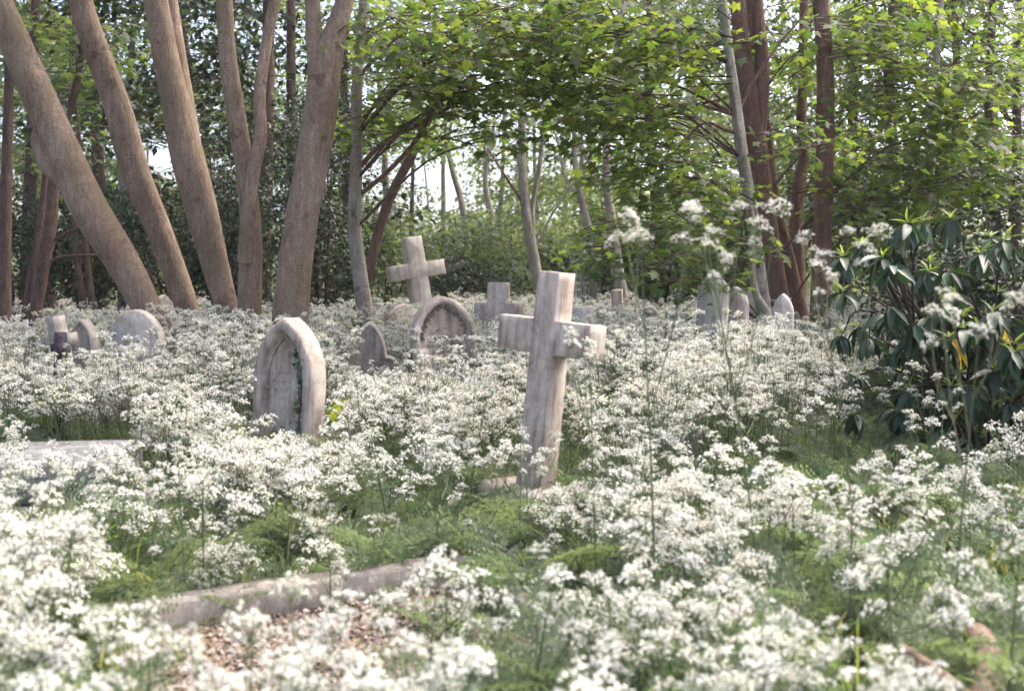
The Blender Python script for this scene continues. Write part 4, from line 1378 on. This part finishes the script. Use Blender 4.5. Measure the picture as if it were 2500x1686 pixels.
def fern_leaf(seed, Lf=.26, np_=7):
    """feathery compound leaf along +y"""
    rs = np.random.default_rng(seed)
    mb = MB()
    pos, yaw, size = [], [], []
    rach = []
    for k in range(np_):
        t = .18 + .8 * k / np_
        y = t * Lf
        lp = Lf * .52 * (1 - t) ** .8 + .015
        for s in (-1, 1):
            ang = s * rs.normal(1.0, .08)
            d = np.array([math.sin(ang), math.cos(ang)])
            m = max(3, int(lp / .0115))
            rach.append((np.array([0, y]), np.array([0, y]) + d * lp))
            for q in range(m):
                u_ = (q + .6) / m
                c = np.array([0, y]) + d * lp * u_
                for s2 in (-1, 1):
                    pos.append(c)
                    yaw.append(-ang + s2 * .9 * (1.05 - .4 * u_))
                    size.append(.021 * (1 - .55 * u_) * (.7 + .6 * (1 - t)))
    pos = np.array(pos)
    dz = lambda p: -.9 * (p[:, 1] ** 2) / Lf * .6 - .35 * np.abs(p[:, 0]) ** 1.3
    p3 = np.stack([pos[:, 0], pos[:, 1], dz(pos)], -1)
    n = len(pos)
    tm = (np.array([[0, 0, 0], [.34, .45, .03], [0, 1, -.05], [-.34, .45, .03]]), np.array([[0, 1, 2, 3]]))
    stamp(mb, tm, p3, frames(np.array(yaw), rs.normal(-.15, .25, n), rs.normal(0, .3, n)), np.array(size), 0, np.full(n, rs.random()) + rs.normal(0, .05, n))
    q = np.array([[0, 0], [0, Lf * .5], [0, Lf * .97]])
    tube(mb, np.stack([q[:, 0], q[:, 1], dz(q) + .001], -1), [.0022, .0016, .0006], 3, 3, cap=False, mat=0)
    return mb


UMB = [umbel(50 + k, .029 + .004 * (k % 3), 8 + k % 4) for k in range(5)]
LEAFB = [fern_leaf(70 + k, .24 + .03 * k, 6 + k) for k in range(3)]


def plant(seed, H, nb):
    """one plant: stem mesh builder, umbel placements, leaf placements"""
    rs = np.random.default_rng(seed)
    st = MB()
    lean = rs.normal(0, .07 if H < 1.2 else .14, 2)
    big = 1.05 if H > 1.2 else (1.5 if H < .75 else 1.08)
    main = [np.array([lean[0] * H * t ** 1.5, lean[1] * H * t ** 1.5, H * t * .92]) for t in (0, .35, .7, 1.0)]
    tube(st, main, np.array([.0042, .0036, .0026, .0016]) * big ** .6, 5, 3, cap=False)
    um, lv = [(main[-1], (rs.normal(0, .2), rs.normal(0, .2), rs.uniform(0, 6)), rs.integers(5), rs.uniform(.9, 1.2))], []
    mc = catmull(main, 10)
    az = rs.uniform(0, 6.3)
    for b_ in range(nb):
        f = (.36 if H < 1.2 else .6) + (.5 if H < 1.2 else .34) * (b_ + rs.random() * .5) / nb
        p0 = mc[int(f * (len(mc) - 1))]
        az += 2.4 + rs.normal(0, .4)
        top = H * (rs.uniform(.62, 1.03) if H < 1.2 else rs.uniform(.9, 1.0))
        rad_ = H * rs.uniform(.13, .27) if H < 1.2 else rs.uniform(.06, .13)
        tip = np.array([p0[0] + math.cos(az) * rad_, p0[1] + math.sin(az) * rad_, max(top, p0[2] + .08)])
        mid = p0 * .45 + tip * .55 + np.array([math.cos(az), math.sin(az), -.3]) * .12 * rad_
        tube(st, [p0, mid, tip], np.array([.0022, .0018, .0012]) * big ** .6, 4, 3, cap=False)
        um.append((tip, (rs.normal(.08, .35), rs.normal(0, .35), rs.uniform(0, 6)), rs.integers(5), rs.uniform(.65, 1.4)))
        for s_ in range(rs.integers(1, 3) if H < 1.2 else rs.integers(1, 3)):
            a2 = az + rs.choice([-1, 1]) * rs.uniform(.5, 1.1)
            q0 = p0 * .35 + mid * .65
            t2 = np.array([q0[0] + math.cos(a2) * rad_ * .6, q0[1] + math.sin(a2) * rad_ * .6, tip[2] + rs.uniform(-.10, .02)])
            tube(st, [q0, (q0 + t2) / 2 + np.array([math.cos(a2), math.sin(a2), 0]) * .02, t2], [.0016, .0013, .001], 3, 3, cap=False)
            um.append((t2, (rs.normal(0, .3), rs.normal(0, .3), rs.uniform(0, 6)), rs.integers(5), rs.uniform(.5, 1.05)))
    um = [(a_, b2, c_, d_ * big) for a_, b2, c_, d_ in um]
    for k in range(3):
        p0 = mc[int((.08 + .14 * k) * (len(mc) - 1))]
        lv.append((p0, (rs.uniform(.25, .75), rs.normal(0, .2), rs.uniform(0, 6.3)), rs.integers(3), rs.uniform(.8, 1.2)))
    return st, um, lv


def mat4(loc, rot, s):
    m = Matrix.LocRotScale(Vector(loc), Euler(rot, 'XYZ'), Vector((s, s, s)))
    return np.array(m)


HS = [.50, .56, .62, .70, .84, .94, 1.04, 1.12]
PLANTS = [plant(200 + k, h, 3 if h < .7 else (4 if h < 1.2 else (3, 2, 4)[k - 8])) for k, h in enumerate(HS + [1.3, 1.5, 1.5])]
FULL = []
for st, um, lv in PLANTS[:8]:
    mb = MB()
    mb.merge(st, None, {0: 0})
    for loc, rot, i_, s in um:
        mb.merge(UMB[i_], mat4(loc, rot, s), {0: 0, 1: 1})
    for loc, rot, i_, s in lv:
        mb.merge(LEAFB[i_], mat4(loc, rot, s), {0: 2})
    FULL.append(mb.mesh('parsley_plant_mesh', [M['stem'], M['flower'], M['fern']]))

# --- where plants may stand
TRUNKS = [(-3.35, 10.6), (-3.1, 11.2), (-2.65, 10.9), (-2.37, 10.3), (-1.95, 10.0)]


def blocked(x, y, pad=.05, inside=0.0):
    q = np.array([x, y]) - PLOT_C
    a, b_ = q @ kd, q @ kp
    if abs(a) < PLOT_L / 2 + .02 and abs(b_) < PLOT_W / 2 + .05 and not (abs(a) < PLOT_L / 2 - .14 and abs(b_) < PLOT_W / 2 - .14 and rs.random() < .2 and pad < .1):
        return True
    if abs(x + 3.15) < 1.0 and abs(y - 6.65) < .68:
        return True
    for sx, sy, r_ in STONES:
        if (x - sx) ** 2 + (y - sy) ** 2 < (r_ * .55 + pad) ** 2:
            return True
    if abs(x + .16) < .2 and abs(y - 5.75) < .2:
        return True
    if ((x - 3.22) / 1.0) ** 2 + ((y - 7.7) / .8) ** 2 < 1:
        return True
    return any((x - tx) ** 2 + (y - ty) ** 2 < .2 ** 2 for tx, ty in TRUNKS)


def density(x, y):
    """how thickly the parsley flowers grow at a spot (0 to 1)"""
    d = float(np.interp(y, [2, 3.5, 5, 6.5, 8], [.42, .47, .58, .88, 1.05]))
    if y < 9 and x > float(np.interp(y, [2, 3, 5, 6.5, 9], [.75, .9, 1.2, 1.65, 2.75])):                        # greener ground before the leathery bush
        d *= .18 if y > 4.6 else .55
    if x > .25 * y + .4 and y > 9:
        d *= .5
    if x < -.30 * y and y > 11.5:
        d *= .5
    if y > 13 and x < -1.5:
        d *= .35
    if y > 17:
        d *= .5
    if 2.5 < y < 4.6 and -.34 * y < x < -.09 * y:         # thin before the kerbed plot
        d *= .75
    if y < 6.2 and -.5 < x < .45 and y > 4.2:             # sight line to the cross's foot
        d *= .8
    return d * (.66 + .34 * math.sin(x * 2.9 + 1.0 + 1.3 * math.sin(y * 1.7)) * math.sin(y * 2.3 + .5 + math.sin(x * 1.3)))


rs = np.random.default_rng(77)
spots = []
tries = 0
while tries < 10500:
    tries += 1
    y = math.sqrt(rs.uniform(1.9 ** 2, 20.5 ** 2))
    x = rs.uniform(-.5, .5) * (1.02 * y + .9)
    if rs.random() > density(x, y) or blocked(x, y):
        continue
    spots.append((x, y))
spots.sort(key=lambda s: s[1])
print('parsley spots', len(spots), 'leaves', LEAF_TOTAL)


LOW = [(590, 860, 7.5, 1075, .93), (1150, 1500, 6.2, 1205, .86), (960, 1170, 9.0, 890, .9), (810, 960, 9.4, 905, .97), (250, 420, 9.0, 850, .9), (0, 290, 6.1, 1110, .95), (300, 980, 5.2, 1350, .88),
       (1690, 1960, 9.6, 805, .95), (150, 250, 9.4, 850, .9), (80, 260, 9.5, 858, .98), (110, 250, 5.2, 1300, .9), (550, 630, 7.0, 1065, .9), (20, 110, 5.0, 1310, .9),
       (930, 1090, 12.6, 752, .95), (930, 1030, 11.8, 795, .9), (1150, 1290, 10.2, 785, .95), (0, 130, 12.3, 805, .9), (370, 450, 13, 765, .9), (880, 960, 13.5, 770, .9), (1360, 1620, 12.5, 765, .9), (760, 820, 14, 770, .9), (0, 2500, 25, 742, .85)]


def pick(x, y):
    hmax = np.interp(y, [2, 3.2, 4.5, 6.5, 8.5, 11, 20], [.62, .70, .76, .84, .98, 1.0, .95])
    if abs(x) > .25 * y and y < 5:
        hmax += .05
    px = 1250 + FPX * x / y
    if 1480 < px < 2000 and 5.8 < y < 9:
        hmax = max(hmax, 1.1)
    for a, b_, yy, py, keep in LOW:                               # shorter growth in front of the stones
        if a < px < b_ and y < yy + .35 and rs.random() < keep:
            hmax = min(hmax, 1.5 - (py - 670) / FPX * y - float(gz(x, y)))
    hmax = max(hmax, .40)
    k = int(np.argmin([abs(h - hmax * rs.uniform(.72, 1.12)) for h in HS]))
    return k, (hmax / HS[k] * rs.uniform(.85, 1.05) if hmax < .6 else hmax / HS[k] * rs.uniform(.88, 1.08) * .5 + .5)


stem_me = [p[0].mesh('stem', M['stem']) for p in PLANTS]
umb_me = [u_.mesh('umbel', [M['stem'], M['flower']]) for u_ in UMB]
leaf_me = [l.mesh('leaf', M['fern']) for l in LEAFB]
GRP = 'single cow parsley plants in the foreground'


def zone(x, y):
    px, py = proj((x, y, .5))
    side = 'left-hand' if px < 420 else ('right-hand' if px > 2080 else None)
    if y < 3.0:
        return 'at the very front' + (', ' + side + ' corner' if side else (', below the kerbed plot' if px < 1150 else ', below the broken stones'))
    q = np.array([x, y]) - PLOT_C
    if abs(q @ kd) < PLOT_L / 2 + .35 and abs(q @ kp) < PLOT_W / 2 + .35:
        return 'close beside the kerbed grave plot'
    if side:
        return 'in the foreground near the ' + side + ' edge'
    if px < 760:
        return 'between the low tomb and the kerbed plot'
    if px < 1150:
        return 'between the kerbed plot and the pointed headstone'
    if px < 1480:
        return 'in front of the near cross'
    return 'to the right of the near cross, before the sunken stone' if y > 4 else 'around the broken stones on the right'




def parsley(x, y, k, s, rz, label=None, group=GRP, leaves=True):
    root = empty('cow_parsley', (x, y, float(gz(x, y)) - .01), (0, 0, rz))
    root.scale = (s, s, s)
    if label is None:
        label = 'white-flowered cow parsley plant ' + zone(x, y)
        group = 'cow parsley ' + zone(x, y)
    tag(root, label, 'wildflower', group)
    link('stem', stem_me[k], root)
    for loc, rot, i_, sc in PLANTS[k][1]:
        o = link('umbel', umb_me[i_], root)
        o.location, o.rotation_euler, o.scale = loc, rot, (sc, sc, sc)
    if leaves:
        for loc, rot, i_, sc in PLANTS[k][2][:2]:
            o = link('leaf', leaf_me[i_], root)
            o.location, o.rotation_euler, o.scale = loc, rot, (sc, sc, sc)


near = [s for s in spots if abs(s[0]) < .47 * s[1] + .1]
solo = set(near[:290])
field = []
for s in spots:
    k, sc = pick(*s)
    if s in solo:
        parsley(s[0], s[1], k, sc, rs.uniform(0, 6.3))
    else:
        field.append((s[0], s[1], k, sc))

# a few tall ones that stand clear of the rest
for (px, py, d, k, lab) in [(1565, 548, 3.9, 9, 'tall cow parsley whose flower heads rise above the gravestones, left of the reddish trunks'),
                            (1730, 585, 4.0, 10, 'tall cow parsley with a big cluster of heads before the gabled headstone'),
                            (1995, 640, 4.2, 10, 'tall cow parsley with heads overlapping the straight reddish trunk'),
                            (2390, 810, 3.5, 8, 'tall cow parsley with forked stem at the right-hand edge before the leathery bush'),
                            (1440, 850, 4.3, 8, 'cow parsley with heads covering the right arm of the near cross')]:
    t = P(px, py, d)
    zt = PLANTS[k][1][0][0][2] + .03
    s = (t[2]) / zt
    parsley(t[0] - PLANTS[k][1][0][0][0] * s, t[1] - PLANTS[k][1][0][0][1] * s, k, s, 0.0, lab, None, True)


def gn_scatter(name, meshes, pts, rots, scl, idx, label):
    """one stuff object whose vertices carry copies of a few small meshes"""
    me = bpy.data.meshes.new(name)
    me.vertices.add(len(pts))
    me.vertices.foreach_set('co', np.asarray(pts, np.float32).ravel())
    for nm, typ, dat, key in (('rot', 'FLOAT_VECTOR', rots, 'vector'), ('scl', 'FLOAT', scl, 'value'), ('idx', 'INT', idx, 'value')):
        at = me.attributes.new(nm, typ, 'POINT')
        at.data.foreach_set(key, np.asarray(dat, np.int32 if typ == 'INT' else np.float32).ravel())
    o = link(name, me)
    tag(o, label, None, None, 'stuff')
    ng = bpy.data.node_groups.new(name + '_nodes', 'GeometryNodeTree')
    ng.interface.new_socket('Geometry', in_out='INPUT', socket_type='NodeSocketGeometry')
    ng.interface.new_socket('Geometry', in_out='OUTPUT', socket_type='NodeSocketGeometry')
    gi, go = ng.nodes.new('NodeGroupInput'), ng.nodes.new('NodeGroupOutput')
    jn = ng.nodes.new('GeometryNodeJoinGeometry')
    for m_ in reversed(meshes):                         # joined geometry comes out last link first
        po_ = bpy.data.objects.new(name + '_shape', m_)
        oi = ng.nodes.new('GeometryNodeObjectInfo')
        oi.inputs['Object'].default_value = po_
        oi.inputs['As Instance'].default_value = False
        g2i = ng.nodes.new('GeometryNodeGeometryToInstance')
        ng.links.new(oi.outputs['Geometry'], g2i.inputs[0])
        ng.links.new(g2i.outputs[0], jn.inputs[0])
    ip = ng.nodes.new('GeometryNodeInstanceOnPoints')
    ip.inputs['Pick Instance'].default_value = True
    ng.links.new(gi.outputs[0], ip.inputs['Points'])
    ng.links.new(jn.outputs[0], ip.inputs['Instance'])
    for nm, dt, sock in (('rot', 'FLOAT_VECTOR', 'Rotation'), ('scl', 'FLOAT', 'Scale'), ('idx', 'INT', 'Instance Index')):
        na = ng.nodes.new('GeometryNodeInputNamedAttribute')
        na.data_type = dt
        na.inputs['Name'].default_value = nm
        ng.links.new(na.outputs[0], ip.inputs[sock])
    ng.links.new(ip.outputs[0], go.inputs[0])
    md = o.modifiers.new('scatter', 'NODES')
    md.node_group = ng
    return o


f = np.array(field)
n = len(f)
gn_scatter('cow_parsley_drift', FULL, np.stack([f[:, 0], f[:, 1], gz(f[:, 0], f[:, 1]) - .01], -1),
           np.stack([rs.normal(0, .06, n), rs.normal(0, .06, n), rs.uniform(0, 6.3, n)], -1), f[:, 3], f[:, 2].astype(int),
           'dense drift of white cow parsley flowers between the gravestones')

# --- feathery leaves, grass, low leaves, litter
clump = []
for k in range(4):
    mb = MB()
    r_ = np.random.default_rng(300 + k)
    for q in range(6):
        mb.merge(LEAFB[r_.integers(3)], mat4((r_.normal(0, .02), r_.normal(0, .02), r_.uniform(.03, .16)), (r_.uniform(.3, 1.25), r_.normal(0, .35), q * 1.05 + r_.normal(0, .3)), r_.uniform(.7, 1.15)))
    clump.append(mb.mesh('feathery_clump', M['fern']))
tuft = []
for k in range(4):
    mb = MB()
    r_ = np.random.default_rng(330 + k)
    for q in range(16):
        a, l, b_ = r_.uniform(0, 6.3), r_.uniform(.14, .36), r_.uniform(.2, .8)
        V, F = [], []
        for m_ in range(5):
            t = m_ / 4
            ww = .0035 * (1 - t) + .0004
            out_ = b_ * l * t * t
            c_ = np.array([math.cos(a) * (.02 + out_), math.sin(a) * (.02 + out_), l * t * (1 - .35 * b_ * t)])
            sd = np.array([-math.sin(a), math.cos(a), 0]) * ww
            V += [c_ - sd, c_ + sd]
        for m_ in range(4):
            F.append((2 * m_, 2 * m_ + 1, 2 * m_ + 3, 2 * m_ + 2))
        mb.add(np.array(V), np.array(F), 0, r_.random())
    tuft.append(mb.mesh('grass_tuft', M['grass']))
low = []
for k in range(3):
    mb = MB()
    r_ = np.random.default_rng(360 + k)
    m_ = 60
    pos = np.stack([r_.normal(0, .09, m_), r_.normal(0, .09, m_), r_.uniform(.03, .17, m_)], -1)
    stamp(mb, LOBED, pos, frames(r_.uniform(0, 6.3, m_), r_.normal(-.2, .35, m_), r_.normal(0, .35, m_)), r_.uniform(.010, .028, m_), 0, r_.random(m_))
    low.append(mb.mesh('low_leaves', M['fern']))
dry = []
for k in range(2):
    mb = MB()
    r_ = np.random.default_rng(390 + k)
    m_ = 40
    pos = np.stack([r_.normal(0, .12, m_), r_.normal(0, .12, m_), r_.uniform(.01, .05, m_)], -1)
    stamp(mb, RHOMB, pos, frames(r_.uniform(0, 6.3, m_), r_.normal(0, .4, m_), r_.normal(0, .4, m_)), r_.uniform(.02, .055, m_), 0, r_.random(m_))
    dry.append(mb.mesh('litter_patch', M['litter']))


def field_pts(count, y0, y1, fn, seed):
    r_ = np.random.default_rng(seed)
    out = []
    while len(out) < count:
        y = math.sqrt(r_.uniform(y0 * y0, y1 * y1))
        x = r_.uniform(-.5, .5) * (1.05 * y + 1.2)
        if r_.random() < fn(x, y) and not blocked(x, y, .02):
            out.append((x, y))
    q = np.array(out)
    return np.stack([q[:, 0], q[:, 1], gz(q[:, 0], q[:, 1]) - .005], -1), r_


for nm, ms_, cnt, y0, y1, fn, s0, s1, lab in [
        ('feathery_leaves', clump, 5600, 1.5, 16, lambda x, y: .2 if 2.6 < y < 4.6 and -.36 * y < x < -.08 * y else 1.0, .8, 1.6, 'feathery green parsley leaves covering the ground'),
        ('grass', tuft, 6500, 1.5, 22, lambda x, y: .9 if x < -.05 * y else .6, .7, 1.7, 'long green and dry grass between the flowers'),
        ('low_leaves', low, 5200, 1.5, 20, lambda x, y: 1.0, .7, 1.4, 'low small-leaved ground cover'),
        ('leaf_litter', dry, 4200, 1.5, 24, lambda x, y: 1.0, .7, 1.4, 'dry brown leaf litter on the ground')]:
    pts, r_ = field_pts(cnt, y0, y1, fn, len(nm) * 13)
    n = len(pts)
    gn_scatter(nm, ms_, pts, np.stack([r_.normal(0, .12, n), r_.normal(0, .12, n), r_.uniform(0, 6.3, n)], -1), r_.uniform(s0, s1, n), r_.integers(0, len(ms_), n), lab)

# --- broad bright green leaves on the left and beside the pointed headstone
dock_mesh = []
for k in range(3):
    mb = MB()
    mb.add(*long_leaf(.22 + .05 * k, .3, .35 + .1 * k), var=.3 * k)
    dock_mesh.append(mb.mesh('leaf', M['dock'], True))
rs = np.random.default_rng(91)
for k, (px, py, d, nl, sz, lab) in enumerate([(180, 1250, 5.3, 7, .42, 'broad upright bright-green leaves before the low tomb'), (60, 1260, 5.2, 5, .34, 'bright-green pointed leaves at the left-hand edge below the low tomb'),
                                              (270, 1150, 5.7, 4, .24, 'two-pointed green leaves against the low tomb'), (585, 1020, 7.1, 7, .36, 'bright-green leaf tuft touching the left side of the pointed headstone'),
                                              (800, 940, 7.6, 5, .28, 'yellow-green leaf tuft at the right side of the pointed headstone'), (620, 1180, 6.2, 4, .2, 'single yellow-green broad leaves below the pointed headstone'),
                                              (430, 1480, 4.6, 5, .22, 'green pointed leaves beside the corner of the grave kerb'), (110, 900, 8.0, 5, .3, 'green leaf tuft at the foot of the small dark cross'),
                                              (690, 1400, 5.4, 4, .16, 'round green leaves behind the kerbed plot')]):
    b = P(px, py, d)
    z0 = float(gz(b[0], d))
    root = empty('dock_plant', (b[0], d, z0))
    tag(root, lab, 'plant')
    zc = max(.02, b[2] - z0 - sz * .8)
    if zc > .06:
        mb = MB()
        tube(mb, [(0, 0, -.03), (.01, 0, zc * .5), (0, 0, zc + .02)], [.006, .005, .004], 5, 3)
        mb.build('stem', M['stem'], root)
    for q in range(nl):
        o = link('leaf', dock_mesh[rs.integers(3)], root)
        o.location = (rs.normal(0, .02), rs.normal(0, .02), zc * rs.uniform(.6, 1))
        o.rotation_euler = (rs.uniform(.9, 1.45), rs.normal(0, .2), q * 6.28 / nl + rs.normal(0, .3))
        s = sz * rs.uniform(.7, 1.1)
        o.scale = (s, s, s)


# ------------------------------------------------------------------ haze under the trees
m, nt, out = nodes('haze_air')
pv = N(nt, 'ShaderNodeVolumePrincipled')
pv.inputs['Color'].default_value = (0.95, 0.95, 0.9, 1)
pv.inputs['Density'].default_value = 0.0008
pv.inputs['Anisotropy'].default_value = 0.2
nt.links.new(pv.outputs[0], out.inputs['Volume'])
mb = MB()
box(mb, (0, 6, 8.5), (490, 490, 19))
o = mb.build('haze', m)
tag(o, 'thin pale haze in the air of the churchyard', kind='stuff')
